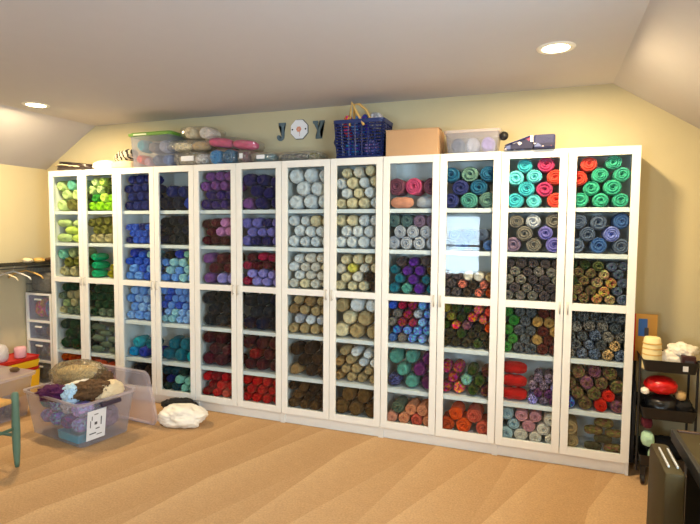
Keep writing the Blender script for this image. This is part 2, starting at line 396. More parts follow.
# ------------------------------------------------------------------ yarn shapes (unit size, long axis Y, front towards -Y)
def unit(bm):
    k = max(max(abs(v.co.x), abs(v.co.z)) for v in bm.verts); ky = max(abs(v.co.y) for v in bm.verts)
    for v in bm.verts: v.co = Vector((v.co.x / k, v.co.y / ky, v.co.z / k))
    return bm
def ball_bm(seed, nphi=44, nth=24):
    """wound ball: a rounded body with diagonal strand ridges and a pulled-in centre"""
    bm = bmesh.new(); rr = random.Random(seed); ph = rr.random() * 6; kt = rr.choice((11, 12, 13)); kd = rr.choice((-7, 8, 6))
    rings = []
    for i in range(nth + 1):
        t = PI * i / nth; ring = []
        for j in range(nphi):
            a = 2 * PI * j / nphi
            d = 1 + .020 * math.sin(kt * a + kd * t + ph) + .016 * math.sin(-kt * a + 11 * t) + .07 * noise.noise(Vector((math.cos(a), math.sin(a), t)) * 1.4 + Vector((seed, 0, 0)))
            s = math.sin(t) ** .5 if 0 < i < nth else 0.04
            y = -math.copysign(abs(math.cos(t)) ** .9, math.cos(t))
            if t < .5: y += .22 * (1 - t / .5) ** 1.2
            ring.append(bm.verts.new((s * d * math.cos(a) * .97, y * (.97 + (d - 1)), s * d * math.sin(a) * .97)))
        rings.append(ring)
    for q, w in zip(rings, rings[1:]):
        for j in range(nphi): bm.faces.new((q[j], w[j], w[(j + 1) % nphi], q[(j + 1) % nphi]))
    bm.faces.new(rings[0]); bm.faces.new(rings[-1][::-1])
    return bm
def roll_bm(seed, turns=3.2, n=40):
    """rolled skein seen on its end: spiral ridges round a sunken core"""
    bm = bmesh.new(); rr = random.Random(seed); sg = rr.choice((-1, 1)); ox = rr.uniform(-.1, .1); oz = rr.uniform(-.1, .1)
    prof = [(.05 + .87 * i / 16, None) for i in range(17)] + [(.97, -.86), (1., -.76), (.985, -.4), (1., 0), (.985, .5), (1., .76), (.93, .92), (.6, 1.), (.05, .97)]
    rings = []
    for i, (r, y) in enumerate(prof):
        ring = []
        for j in range(n):
            a = 2 * PI * j / n
            w = 1 + .035 * noise.noise(Vector((math.cos(a), math.sin(a), seed * 2.1)) * 1.5)
            if y is None:
                rd = (1 - r)
                h = -.98 + .10 * (r ** 6) + .12 * max(0, .28 - r) / .28 * 3 + .06 * math.cos(2 * PI * (turns * r) - sg * a) * min(1, r * 3)
                x_, z_ = r * w * math.cos(a) + ox * rd, r * w * math.sin(a) + oz * rd
            else:
                h = y; q = 1 + (.015 * math.sin(9 * a + y * 7) if abs(y) < .9 else 0); x_, z_ = r * w * q * math.cos(a) * .98, r * w * q * math.sin(a) * .98
            ring.append(bm.verts.new((x_, h, z_)))
        rings.append(ring)
    for q, w in zip(rings, rings[1:]):
        for j in range(n): bm.faces.new((q[j], w[j], w[(j + 1) % n], q[(j + 1) % n]))
    bm.faces.new(rings[0]); bm.faces.new(rings[-1][::-1])
    return bm
def hank_bm(seed, nphi=24, nth=22):
    """plump skein lying across the shelf (long axis X) with lengthwise plies and a pinched waist"""
    bm = bmesh.new(); rings = []
    for i in range(nth + 1):
        t = PI * i / nth; ring = []; x = -math.cos(t)
        s = (math.sin(t) ** .6 if 0 < i < nth else .05) * (1 - .10 * math.exp(-(x / .25) ** 2))
        for j in range(nphi):
            a = 2 * PI * j / nphi
            d = 1 + .07 * abs(math.sin(4 * a + 1.6 * x + seed)) - .05 + .04 * noise.noise(Vector((x * 2, a, seed)))
            ring.append(bm.verts.new((x, s * d * math.cos(a) * .97, s * d * math.sin(a) * .97)))
        rings.append(ring)
    for q, w in zip(rings, rings[1:]):
        for j in range(nphi): bm.faces.new((q[j], q[(j + 1) % nphi], w[(j + 1) % nphi], w[j]))
    bm.faces.new(rings[0][::-1]); bm.faces.new(rings[-1])
    return bm
SHAPES = {}
for md in YM:
    for s in range(3):
        SHAPES['ball', md, s] = mesh_from(unit(ball_bm(s)), f'ball_{md}', YM[md], True)
        SHAPES['roll', md, s] = mesh_from(unit(roll_bm(s, (2.4, 3.2, 4.)[s])), f'roll_{md}', YM[md], True)
        SHAPES['hank', md, s] = mesh_from(hank_bm(s), f'hank_{md}', YM[md], True)
KN = dict(ball='yarn_ball', roll='yarn_roll', hank='yarn_skein')
KL = dict(ball='yarn ball', roll='yarn roll', hank='yarn skein')
def dye(c): return tuple(v ** 1.12 * (.86 + .12 * v) for v in lin(c))
def yarn(shape, md, c, loc, s, name=None, parent=None, rz=0.):
    o = obj(name or KN[shape], SHAPES[shape, md, R.randrange(3)], parent, loc)
    o.scale = s; o.color = (*dye(c), 1); o.rotation_euler.z = rz
    return o

# colours of yarn, by the word the labels use
C = dict(pale_green=(196, 214, 150), sage=(150, 164, 118), olive=(120, 118, 50), lime=(150, 205, 30), yellow_green=(206, 226, 110), green=(58, 150, 56), moss=(62, 84, 22),
         aqua_green=(120, 190, 170), beige=(178, 168, 128), grey_green=(108, 122, 100), forest=(28, 74, 44), rust=(196, 78, 24), jade=(24, 176, 122), mustard=(166, 156, 32), spruce=(44, 72, 62),
         navy=(34, 48, 120), ink_blue=(16, 24, 62), royal=(40, 70, 180), blue=(64, 106, 206), sky=(120, 168, 232), pale_blue=(156, 194, 240), pale_aqua=(168, 214, 222), cyan=(10, 150, 206), turquoise=(20, 176, 192),
         teal=(20, 120, 140), dark_teal=(20, 74, 88), mint=(150, 206, 190), dark_brown=(66, 44, 28), charcoal=(30, 28, 34),
         mauve=(150, 92, 160), violet=(70, 40, 130), maroon=(104, 18, 42), pink=(214, 146, 198), lilac=(170, 156, 220), lavender=(138, 128, 200), wine=(88, 20, 34), red=(200, 16, 22), dark_red=(140, 14, 20), plum_blue=(52, 40, 108), slate=(30, 36, 50),
         white=(236, 236, 236), off_white=(236, 226, 212), cream=(238, 222, 186), yellow=(238, 226, 110), beige_tan=(198, 172, 128), tan=(178, 142, 96), brown=(112, 78, 40), dark_tan=(126, 92, 50), cocoa=(60, 38, 18),
         rose_brown=(140, 84, 104), rose=(222, 96, 138), salmon=(232, 166, 140), grey_mauve=(150, 124, 150), grey_teal=(104, 130, 132), silver=(200, 200, 208), purple=(104, 40, 156), dusty_teal=(30, 130, 150), gold_brown=(130, 96, 56),
         crimson=(176, 24, 76), sea_green=(98, 168, 156), plum=(122, 44, 116), navy_white=(60, 66, 128), peach=(238, 164, 122), coral=(244, 96, 76), orange=(238, 96, 22), rust_pink=(214, 100, 78), sage_teal=(120, 152, 140), blue_teal=(40, 112, 146),
         camo=(66, 60, 36), lime_orange=(170, 150, 60), aqua=(90, 206, 216), light_aqua=(130, 222, 226), hot_pink=(214, 74, 126), taupe=(148, 138, 128), steel_blue=(84, 122, 178), periwinkle=(150, 158, 222), sea=(84, 196, 164), grey_brown=(96, 82, 86),
         camo_green=(104, 112, 60), gold_tan=(206, 166, 98), blue_grey=(110, 122, 146), black_white=(96, 102, 108), dark_rust=(110, 32, 20), pale_grey_blue=(180, 202, 208), pale_pink=(226, 168, 176), olive_tan=(140, 118, 76), mauve_ring=(160, 100, 110), orange_red=(236, 54, 26), olive_grey=(84, 84, 62))
def cn(n): return n.replace('_', '-')

ITEMS = []
def fill(door, row, shape, r, cf, h=1., md='solid', sq=1., j=.12, x0=None, x1=None, zb=0.):
    """pile rows of yarn in the bay behind one door; each is dropped onto the ones below"""
    k, s = divmod(door, 2)
    X0 = k * .8 + (.020 if s == 0 else .402); X1 = k * .8 + (.398 if s == 0 else .780)
    vx0, vx1 = k * .8 + .002 + s * .4 + .047, k * .8 + .002 + s * .4 + .349
    ps = ((vx0 + vx1) / 2 - 4.29) / 3.55 * .05          # the bay is looked into at a slant
    vx0 += ps; vx1 += ps
    a, b = X0 + .005, X1 - .005
    if x0: a = max(a, vx0 + (vx1 - vx0) * x0)
    if x1 is not None and x1 < 1: b = min(b, vx0 + (vx1 - vx0) * x1)
    z0 = ST[row] + .0005 + zb; H = (TOPS[row] - ST[row]) * h
    cap = TOPS[row] - ST[row] - zb - .004
    st = R.getstate(); best = None
    for rs in (1., .94, 1.06, .88, 1.12, .82):
        R.setstate(st)
        rr = r * rs; hx = rr * (2.0 if shape == 'hank' else 1.)
        n = max(1, int((b - a) / (2 * hx) + .3)); sp = (b - a) / n
        placed = []; rowi = 0
        while rowi < 12:
            got = 0
            off = rowi % 2 == 1
            m = n - 1 if (off and n > 1) else n
            for i in range(m):
                x = a + sp * (i + (1. if off and n > 1 else .5))
                hr = min(sp / 2 * .995, hx * 1.05) * R.uniform(1 - j, 1)
                q = hr / 2.0 if shape == 'hank' else hr
                vr = q * sq
                x += R.uniform(-1, 1) * min(max(0, sp / 2 - hr), .012)
                z = vr
                for (px, pz, phx, pv, _) in placed:
                    u = (x - px) / (hr + phx)
                    if abs(u) < 1: z = max(z, pz + (vr + pv) * math.sqrt(1 - u * u) * (.98 if shape != 'hank' else .97))
                if z + vr > H * 1.12 and rowi > 0: continue
                placed.append((x, z, hr, vr, rowi)); got += 1
            if not got: break
            rowi += 1
        top = max(p[1] + p[3] for p in placed); kf = (min(H, cap) - .003) / top
        sc_ = abs(math.log(kf)) + (.0 if kf > .9 else .1) + .5 * abs(1 - rs)
        if best is None or sc_ < best[0]: best = (sc_, kf, placed, hx)
    _, kf, placed, hx = best; kf = max(.72, min(1.3, kf)); g = 1.0
    for x, z, hr, vr, rowi in placed:
        z *= kf; vr = vr * kf * g; q = hr * g; z = max(z, vr + .001)
        x = min(max(x, X0 + q + .002), X1 + (.0 if s == 1 else .06) - q) if s == 1 or x < (X0 + X1) / 2 else x
        if s == 1: x = min(x, X1 - q - .002) if x > (X0 + X1) / 2 else x
        if z + vr > cap: vr = max(.015, cap - z)
        v = (z + zb) / (TOPS[row] - ST[row]); u = (x - vx0) / (vx1 - vx0)
        cc = cf(u, v)
        if cc is None: continue
        mm = md
        if isinstance(cc, tuple): cc, mm = cc
        dy = R.uniform(.088, .1) if shape != 'hank' else vr * 1.05
        ITEMS.append(dict(shape=shape, md=mm, cn=cc, loc=(x, .028 + dy + R.uniform(0, .012), z0 + z), s=(q, dy, vr), door=door, row=row, r=rowi))
def ch(*names): return lambda u, v: R.choice(names)

# --- doors 1 and 2: greens
fill(0, 0, 'ball', .062, lambda u, v: 'aqua_green' if u > .6 and v > .6 else R.choice(('pale_green', 'olive', 'sage')), .9)
fill(0, 1, 'hank', .040, ch('pale_green', 'pale_green', 'yellow_green'), .85, x0=0)
fill(0, 2, 'ball', .050, lambda u, v: 'aqua_green' if v > .6 and u < .7 else ('beige' if v < .25 else R.choice(('sage', 'olive'))), .98)
fill(0, 3, 'ball', .044, lambda u, v: 'forest' if v > .7 else R.choice(('sage', 'grey_green', 'beige')), .95)
fill(0, 4, 'ball', .056, ch('forest', 'forest', 'spruce'), .98)
fill(0, 5, 'ball', .050, ch('rust', 'rust', 'dark_red'), .97)
fill(1, 0, 'ball', .045, lambda u, v: R.choice(('moss', 'pale_green', 'yellow_green') if v > .5 else ('lime', 'lime', 'yellow_green', 'green', 'beige')), .92)
fill(1, 1, 'ball', .046, lambda u, v: 'beige' if v < .2 else 'olive', .95)
fill(1, 2, 'ball', .044, lambda u, v: 'jade', .80, x0=.08, x1=.42, j=.02)
fill(1, 2, 'ball', .038, lambda u, v: 'mustard', .5, x0=.70, x1=1, j=.02)
fill(1, 3, 'ball', .048, lambda u, v: 'grey_green' if v < .25 and u > .3 else 'forest', .95)
fill(1, 4, 'hank', .034, lambda u, v: 'grey_green' if u > .3 else 'spruce', .9)
fill(1, 5, 'hank', .036, ch('rust', 'rust', 'orange'), .85)
# --- doors 3 and 4: blues
fill(2, 0, 'ball', .044, ch('navy'), .97)
fill(2, 1, 'ball', .040, ch('blue', 'blue', 'navy'), .72, x0=.12)
fill(2, 2, 'ball', .040, lambda u, v: 'royal' if u < .45 and v > .65 else ('pale_aqua' if u > .7 and v > .6 else R.choice(('blue', 'sky', 'sky'))), .97)
fill(2, 3, 'ball', .050, ch('pale_blue', 'sky', 'pale_blue'), .97)
fill(2, 4, 'ball', .050, ch('cyan', 'teal', 'turquoise', 'royal'), .62)
fill(2, 5, 'ball', .050, ch('dark_brown', 'charcoal'), .9)
fill(3, 0, 'ball', .056, ch('navy', 'ink_blue', 'royal'), .66)
fill(3, 1, 'ball', .046, ch('ink_blue', 'ink_blue', 'slate'), .97)
fill(3, 2, 'ball', .038, lambda u, v: 'royal' if v > .6 and .3 < u < .8 else R.choice(('pale_aqua', 'sky', 'pale_aqua', 'blue') if v < .6 else ('mint', 'sage', 'charcoal')), .97)
fill(3, 3, 'ball', .039, lambda u, v: R.choice(('pale_aqua', 'pale_blue') if v < .3 else ('sky', 'blue', 'sky')), .98)
fill(3, 4, 'ball', .056, ch('turquoise', 'teal', 'cyan'), .72)
fill(3, 5, 'ball', .046, lambda u, v: 'mint' if u > .55 and v < .5 else R.choice(('dark_teal', 'navy', 'spruce')), .92)
# --- doors 5 and 6: purples and reds
fill(4, 0, 'ball', .043, lambda u, v: 'mauve' if v > .45 else 'violet', .97)
fill(4, 1, 'ball', .046, lambda u, v: 'pink' if u > .6 and v > .35 else R.choice(('maroon', 'wine')), .9)
fill(4, 2, 'ball', .050, lambda u, v: 'lilac' if u > .6 and v < .4 else R.choice(('maroon', 'maroon', 'mauve')), .95)
fill(4, 3, 'ball', .054, ch('charcoal', 'slate'), .97)
fill(4, 4, 'ball', .050, ch('wine', 'maroon', 'wine'), .97)
fill(4, 5, 'ball', .048, lambda u, v: 'rust_pink' if u > .7 and v < .4 else R.choice(('dark_red', 'red')), .95)
fill(5, 0, 'ball', .052, lambda u, v: 'mauve' if u < .2 and v < .7 else 'plum_blue', .9)
fill(5, 1, 'ball', .038, ch('lavender', 'lavender', 'plum_blue'), .9)
fill(5, 2, 'ball', .043, lambda u, v: 'lilac' if v < .4 and u > .25 else R.choice(('maroon', 'crimson')), .95)
fill(5, 3, 'ball', .056, ch('slate', 'ink_blue'), .96)
fill(5, 4, 'ball', .052, lambda u, v: R.choice(('dark_red', 'wine')), .97)
fill(5, 5, 'ball', .050, ch('red'), .97)
# --- doors 7 and 8: white to brown
fill(6, 0, 'ball', .062, ch('white'), .97, j=.04)
fill(6, 1, 'ball', .050, lambda u, v: 'cream' if u > .6 and v > .6 else 'white', .97)
fill(6, 2, 'ball', .044, ch('off_white', 'cream', 'off_white', 'white'), .98)
fill(6, 3, 'ball', .042, lambda u, v: ('beige_tan' if v < .25 else R.choice(('white', 'silver')) if v < .45 else R.choice(('tan', 'beige_tan'))), .97)
fill(6, 4, 'ball', .054, lambda u, v: 'tan' if v < .3 and .2 < u < .6 else R.choice(('cocoa', 'dark_brown')), .95)
fill(6, 5, 'ball', .050, ch('brown', 'cocoa', 'brown'), .97)
fill(7, 0, 'ball', .043, ch('off_white', 'cream', 'white', 'cream'), .98)
fill(7, 1, 'ball', .043, lambda u, v: 'cream' if v > .75 and u < .4 else 'white', .98, j=.03)
fill(7, 2, 'ball', .040, lambda u, v: 'yellow' if .15 < u < .45 and .5 < v < .8 else ('dark_brown' if u > .75 and v < .5 else R.choice(('cream', 'off_white'))), .98)
fill(7, 3, 'ball', .054, lambda u, v: 'white' if v > .6 and u > .35 else R.choice(('cream', 'beige_tan')), .97)
fill(7, 4, 'ball', .042, lambda u, v: 'white' if v > .5 and u > .45 else R.choice(('beige_tan', 'tan', 'beige_tan')), .9)
fill(7, 5, 'ball', .055, ch('dark_tan', 'brown'), .98)
# --- doors 9 and 10: mixed
fill(8, 0, 'hank', .0445, ch('salmon', 'silver', 'salmon'), .27, sq=1.05, j=.02)
fill(8, 0, 'roll', .058, lambda u, v: 'rose' if .3 < u < .75 else 'rose_brown', .37, zb=.094, j=.03)
fill(8, 1, 'roll', .060, lambda u, v: 'silver' if v < .5 else R.choice(('grey_mauve', 'grey_teal')), .98, j=.05)
fill(8, 2, 'ball', .038, lambda u, v: (R.choice(('dusty_teal', 'dusty_teal', 'sea_green')) if v < .4 and u < .45 or u > .75 and v < .3 else 'purple' if .35 < u < .75 else R.choice(('gold_brown', 'grey_brown', 'teal'))), .97)
fill(8, 3, 'ball', .037, lambda u, v: (R.choice(('crimson',)) if .3 < u < .65 and v > .4 else R.choice(('pale_blue', 'silver', 'sky')) if u > .55 or (u > .35 and v < .4) else R.choice(('blue', 'steel_blue', 'taupe', 'navy'))), .97, 'ombre')
fill(8, 4, 'ball', .048, lambda u, v: ('navy_white', 'marled') if u < .25 and v < .3 else ('plum' if u > .58 else 'sea_green'), .95)
fill(8, 5, 'roll', .050, lambda u, v: R.choice(('grey_green', 'sage')) if u < .3 and v > .3 else R.choice(('peach', 'salmon', 'rust_pink')), .72)
fill(9, 0, 'roll', .064, lambda u, v: 'navy_white' if v < .5 and u < .3 else R.choice(('sage_teal', 'blue_teal', 'teal') if v > .4 else ('sea_green', 'sage_teal')), .86, sq=.9, j=.04)
fill(9, 1, 'roll', .052, ch('blue_grey', 'slate', 'steel_blue'), .6)
fill(9, 2, 'ball', .040, lambda u, v: (R.choice(('off_white', 'beige_tan')) if v > .45 else (R.choice(('gold_brown', 'rust', 'dark_brown')), 'marled')) if u > .35 else ('grey_brown', 'marled'), .62)
fill(9, 3, 'ball', .037, lambda u, v: (R.choice(('coral', 'lime_orange', 'orange', 'rose_brown', 'moss')) if v > .45 else R.choice(('camo', 'moss', 'camo'))), .97, 'ombre')
fill(9, 4, 'ball', .042, lambda u, v: R.choice(('crimson', 'coral', 'peach')) if u < .4 else ('mint' if u < .62 else R.choice(('moss', 'dark_rust'))), .76, 'ombre')
fill(9, 5, 'roll', .052, lambda u, v: R.choice(('orange', 'orange', 'rust')) if u < .55 else 'rust_pink', .78)
# --- doors 11 and 12
fill(10, 0, 'roll', .052, lambda u, v: R.choice(('aqua', 'light_aqua')) if u < .58 else ('coral' if u > .85 and v < .7 else 'hot_pink'), .98, sq=.93)
fill(10, 1, 'roll', .047, lambda u, v: R.choice(('silver', 'taupe', 'pale_grey_blue')) if v > .6 else ('grey_mauve' if u < .28 else ('lavender' if u > .62 else 'taupe')), .98, sq=.95)
fill(10, 2, 'roll', .034, ch('grey_brown', 'grey_brown', 'taupe'), .97, 'ombre')
fill(10, 3, 'roll', .035, lambda u, v: 'green' if u < .2 else (R.choice(('dark_rust', 'dark_rust', 'gold_tan')) if u > .66 else ('black_white', 'marled')), .97)
fill(10, 4, 'hank', .040, lambda u, v: 'red', .9, x0=0, x1=.49, j=.04)
fill(10, 4, 'roll', .033, lambda u, v: R.choice(('plum', 'grey_mauve', 'lilac')), .70, 'marled', x0=.50, x1=1)
fill(10, 5, 'roll', .052, lambda u, v: 'pale_grey_blue' if u < .32 else ('pale_pink' if v > .45 and u < .75 else 'off_white'), .92, sq=.9)
fill(11, 0, 'roll', .055, lambda u, v: 'coral' if u < .3 and v > .42 else 'sea', .97, sq=.95)
fill(11, 1, 'roll', .050, lambda u, v: R.choice(('taupe', 'blue_grey')) if u < .33 else R.choice(('steel_blue', 'periwinkle', 'blue_grey')), .98, sq=.95)
fill(11, 2, 'roll', .035, lambda u, v: R.choice(('gold_tan', 'beige_tan')) if .4 < u < .72 and v < .7 else (R.choice(('camo_green', 'moss', 'olive_tan')) if u < .7 else 'blue_grey'), .97, 'ombre')
fill(11, 3, 'roll', .035, lambda u, v: 'gold_tan' if .6 < u < .85 and v < .3 else R.choice(('black_white', 'blue_grey', 'taupe')), .97, 'marled')
fill(11, 4, 'roll', .037, lambda u, v: ('orange_red', 'solid') if .5 < u < .78 and v < .42 else (R.choice(('blue', 'teal')) if u < .2 and v < .25 else R.choice(('olive_tan', 'mauve_ring', 'olive_tan'))), .97, 'ombre')
fill(11, 5, 'hank', .030, ch('olive_grey', 'olive_tan'), .95, 'ombre', sq=1.25, x0=.3, x1=1)
fill(11, 5, 'roll', .045, lambda u, v: 'beige_tan', .8, x0=0, x1=.29)

# rank by how large each shows from the camera; 300 of a kind stay individual things
CAM = Vector((4.2895, -3.5301, 1.5021))
def shown(it):
    d = Vector(it['loc']) - CAM
    k = it['door']; s = k % 2; v0 = (k // 2) * .8 + .002 + s * .4 + .047; v1 = v0 + .302
    x, _, z = it['loc']; hr = it['s'][0]
    # seen through the glass of its door, slid by parallax
    sl = (x - CAM.x) * (-.04) / 3.57
    w = max(0, min(v1 + .01, x + hr + sl) - max(v0 - .01, x - hr + sl))
    return w * it['s'][2] * 2 * abs(d.y) / d.length ** 3
REST = []
for kd in ('ball', 'roll', 'hank'):
    L_ = sorted([i for i in ITEMS if i['shape'] == kd], key=shown, reverse=True)
    for i in L_[300:]: i['rest'] = True; REST.append(i)
PL = {'first': 1}
NTH = ['first', 'second', 'third', 'fourth', 'fifth', 'sixth', 'seventh', 'eighth']
RW = ['bottom row', 'second row up', 'third row up', 'fourth row up', 'fifth row up', 'sixth row up', 'seventh row up']
bays = {}
for it in ITEMS: bays.setdefault((it['door'], it['row']), []).append(it)
for (dr, rw), its in sorted(bays.items()):
    for rr in sorted(set(i['r'] for i in its)):
        pass
    # rows by height in the bay, told from the bottom up
    its.sort(key=lambda i: i['loc'][2]); rows = []
    for i in its:
        if rows and i['loc'][2] - rows[-1][0]['loc'][2] < max(.030, .55 * (i['s'][2] + rows[-1][0]['s'][2]) * .8): rows[-1].append(i)
        else: rows.append([i])
    for ri, rowl in enumerate(rows):
        rowl.sort(key=lambda i: i['loc'][0])
        for ci, i in enumerate(rowl):
            if i.get('rest'): continue
            o = yarn(i['shape'], i['md'], C[i['cn']], i['loc'], i['s'])
            if i['shape'] != 'hank': o.rotation_euler.y = R.uniform(-PI, PI) if abs(i['s'][0] / i['s'][2] - 1) < .04 else R.choice((0, PI)) + R.uniform(-.08, .08)
            pos = f'{NTH[ci]} from left'
            tag(o, f"{cn(i['cn'])} {KL[i['shape']]}, {RW[ri]}, {pos}, {SHELF[rw]} behind {ORD[dr]} door", 'yarn', f"{KL[i['shape']]}s on the {SHELF[rw]} behind the {ORD[dr]} door")
# the rest, one object
if REST:
    m, nt, out = newmat('yarn_rest'); b = N(nt, 'ShaderNodeBsdfPrincipled', Roughness=.92); at_ = N(nt, 'ShaderNodeAttribute', attribute_name='dye')
    nt.links.new(at_.outputs['Color'], b.inputs['Base Color']); b.inputs['Specular IOR Level'].default_value = .15
    tc = N(nt, 'ShaderNodeTexCoord'); n3 = N(nt, 'ShaderNodeTexNoise', Scale=90.); nt.links.new(tc.outputs['Object'], n3.inputs['Vector'])
    bp = N(nt, 'ShaderNodeBump', Strength=.4, Distance=.004); nt.links.new(n3.outputs['Fac'], bp.inputs['Height']); nt.links.new(bp.outputs[0], b.inputs['Normal']); nt.links.new(b.outputs[0], out.inputs[0])
    bm = bmesh.new(); cl = bm.loops.layers.float_color.new('dye')
    for i in REST:
        n0 = len(bm.faces); bm.from_mesh(SHAPES[i['shape'], 'solid', R.randrange(3)]); bm.faces.ensure_lookup_table(); bm.verts.ensure_lookup_table()
        fs = bm.faces[n0:]; vs = set(v for f in fs for v in f.verts)
        for v in vs: v.co = Vector((v.co.x * i['s'][0] + i['loc'][0], v.co.y * i['s'][1] + i['loc'][1], v.co.z * i['s'][2] + i['loc'][2]))
        c4 = (*dye(C[i['cn']]), 1)
        for f in fs:
            for l in f.loops: l[cl] = c4
    o = build('yarn_balls_remaining', bm, m, smooth=True, kind='stuff')
    tag(o, 'small yarn balls showing between the others on the bookcase shelves', 'yarn')
print('ITEMS', len(ITEMS), {k: sum(1 for i in ITEMS if i['shape'] == k) for k in KN}, 'rest', len(REST))

# ------------------------------------------------------------------ on top of the bookcases
ZT = 2.0205
def pack(name, loc, size, label, cat, yarns, wrapmat=None, seed=1, rz=0., ry=0., band=None, grp=None):
    """sealed clear pack: yarn rolls inside a crinkled wrap; loc is the base centre"""
    t = empty(name, loc, label, cat, grp, rz); t.rotation_euler.y = ry
    sx, sy, sz = size
    for (shape, md, c, l, s) in yarns:
        yarn(shape, md, c, l, s, {'roll': 'wrapped_roll', 'ball': 'wrapped_ball', 'hank': 'wrapped_skein'}[shape], t)
    me = blob_mesh('wrap', sx / 2, sy / 2, sz / 2, wrapmat or M['wrap'], seed, .07, 4., 4, -.96, 4.)
    obj('plastic_wrap', me, t, (0, 0, sz / 2 * .96))
    if band:
        bm = BX(-band[0] / 2, band[0] / 2, -sy / 2 - .003, -sy / 2 + .003, sz * .28, sz * .62, .001)
        build('paper_label', bm, M[band[1]], t)
    return t
# 1 dark folded bag
t = empty('folded_vinyl_bag', (.235, .13, ZT), 'flat dark brown folded bag with a pale streak, at the far left end on top', 'bag')
obj('bag_body', blob_mesh('b', .20, .11, .034, mat('dark_vinyl', (50, 40, 38), .3, bump=.6, bscale=12, var=.4), 3, .15, 3, 4, -.9, 3.5), t, (0, 0, .031))
obj('bag_flap', blob_mesh('b', .15, .10, .018, mat('dark_vinyl_flap', (34, 28, 28), .22, bump=.5, bscale=10), 5, .12, 3, 4, -.9, 3.5), t, (-.03, -.0, .064)).rotation_euler.y = .10
bm = bmesh.new(); tube(bm, [(-.17, -.108, .05), (-.08, -.112, .056), (.02, -.11, .04), (.12, -.108, .03)], .005); build('bag_piping', bm, M['cream'], t, smooth=True)
# 2 white rolled bundle
t = obj('white_bundle', blob_mesh('b', .125, .085, .045, M['whitebag'], 8, .14, 2.5, 4, -.9, 3.), None, (.575, .13, ZT + .0405)); tag(t, 'small white rolled bundle between the dark folded bag and the striped bundle', 'bundle')
# 3 bag of striped cloth
t = empty('striped_bundle', (.79, .13, ZT), 'round cream bag topped with black and white striped cloth, beside the green-lidded tote', 'bundle')
obj('cream_base', blob_mesh('b', .12, .09, .040, M['cream'], 11, .12, 2.5, 4, -.9, 3.), t, (0, 0, .036))
m_, nt, out = newmat('striped_cloth'); b = N(nt, 'ShaderNodeBsdfPrincipled', Roughness=.8); tc = N(nt, 'ShaderNodeTexCoord')
wv = N(nt, 'ShaderNodeTexWave', Scale=9., Distortion=3.5); wv.inputs['Detail Scale'].default_value = 3.; cr = N(nt, 'ShaderNodeValToRGB'); cr.color_ramp.interpolation = 'CONSTANT'
cr.color_ramp.elements[0].color = (*lin((48, 42, 36)), 1); cr.color_ramp.elements[1].color = (*lin((222, 208, 178)), 1); cr.color_ramp.elements[1].position = .5
nt.links.new(tc.outputs['Object'], wv.inputs['Vector']); nt.links.new(wv.outputs['Fac'], cr.inputs[0]); nt.links.new(cr.outputs[0], b.inputs['Base Color']); nt.links.new(b.outputs[0], out.inputs[0])
M['striped'] = m_
obj('striped_cloth', blob_mesh('b', .105, .08, .058, M['striped'], 12, .16, 2.5, 4, -.8, 2.4), t, (.005, 0, .110)).rotation_euler.y = -.3
# 4 tote with green lid
t = empty('lidded_tote', (1.155, .13, ZT), 'clear storage tote with a green lid holding teal and pink yarn, on the bookcases', 'storage tote')
build('tote_body', taper_box(bmesh.new(), .38, .23, .42, .25, .262, r=.025), M['frost_c'], t, smooth=True, ang=40)
bm = bmesh.new(); taper_box(bm, .45, .262, .46, .27, .020, z0=.258, r=.03, inner=False); taper_box(bm, .44, .25, .42, .23, .012, z0=.278, r=.03, inner=False)
bm.faces.new([v for v in bm.verts if abs(v.co.z - .29) < 1e-4]); build('lid', bm, M['lime_lid'], t)
bm = BX(-.155, -.02, -.1375, -.133, .262, .275); build('lid_label', bm, mat('green_white_label', (206, 214, 176), .6), t)
for (x, z, r, c, n_) in ((-.128, .185, .058, 'turquoise', 'upper left'), (-.145, .07, .044, 'coral', 'lower left'), (-.065, .045, .044, 'pale_pink', 'at the bottom'), (.03, .055, .054, 'blue_grey', 'lower middle'), (.135, .055, .052, 'steel_blue', 'lower right'), (-.01, .165, .052, 'taupe', 'upper middle'), (.10, .17, .056, 'silver', 'upper right')):
    o = yarn('ball', 'solid', C[c], (1.155 + x, .125, ZT + .003 + z), (r * .93, .088, r * .93))
    tag(o, f"{cn(c)} yarn ball inside the green-lidded tote, {n_}", 'yarn', 'yarn balls in the green-lidded tote')
# 5 packs
def two(c1, c2, r, dx, L=.11, md='solid', sh='roll'):
    return [(sh, md, C[c1], (-dx, 0, r + .002), (r, L, r)), (sh, md, C[c2], (dx, 0, r + .002), (r, L, r))]
pack('yarn_pack', (1.54, .12, ZT), (.34, .23, .115), 'silvery plastic pack of grey-beige yarn lying at the bottom of the pile', 'yarn pack', [('hank', 'ombre', C['taupe'], (-.08, 0, .055), (.075, .05, .05)), ('hank', 'ombre', C['silver'], (.08, 0, .055), (.075, .05, .05))], seed=2, band=(.12, 'paper'), grp='wrapped yarn packs on the bookcases')
pack('yarn_pack', (1.50, .12, ZT + .117), (.40, .23, .095), 'crinkled pack of pale yellow yarn, middle of the pile beside the green-lidded tote', 'yarn pack', [('hank', 'solid', C['cream'], (-.1, 0, .046), (.09, .045, .042)), ('hank', 'solid', C['beige_tan'], (.1, 0, .046), (.085, .045, .042))], seed=3, grp='wrapped yarn packs on the bookcases')
pack('yarn_pack', (1.60, .13, ZT + .214), (.36, .22, .105), 'pack of two cream yarn rolls, topmost of the pile beside the green-lidded tote', 'yarn pack', two('cream', 'off_white', .048, .075, .095), M['wrap2'], seed=4, rz=0, ry=.06, grp='wrapped yarn packs on the bookcases')
pack('yarn_pack', (1.855, .12, ZT), (.27, .23, .122), 'pack of two bright blue yarn rolls showing their ends, on the third bookcase', 'yarn pack', two('cyan', 'blue_teal', .056, .062, .105), M['wrap2'], seed=5, grp='wrapped yarn packs on the bookcases')
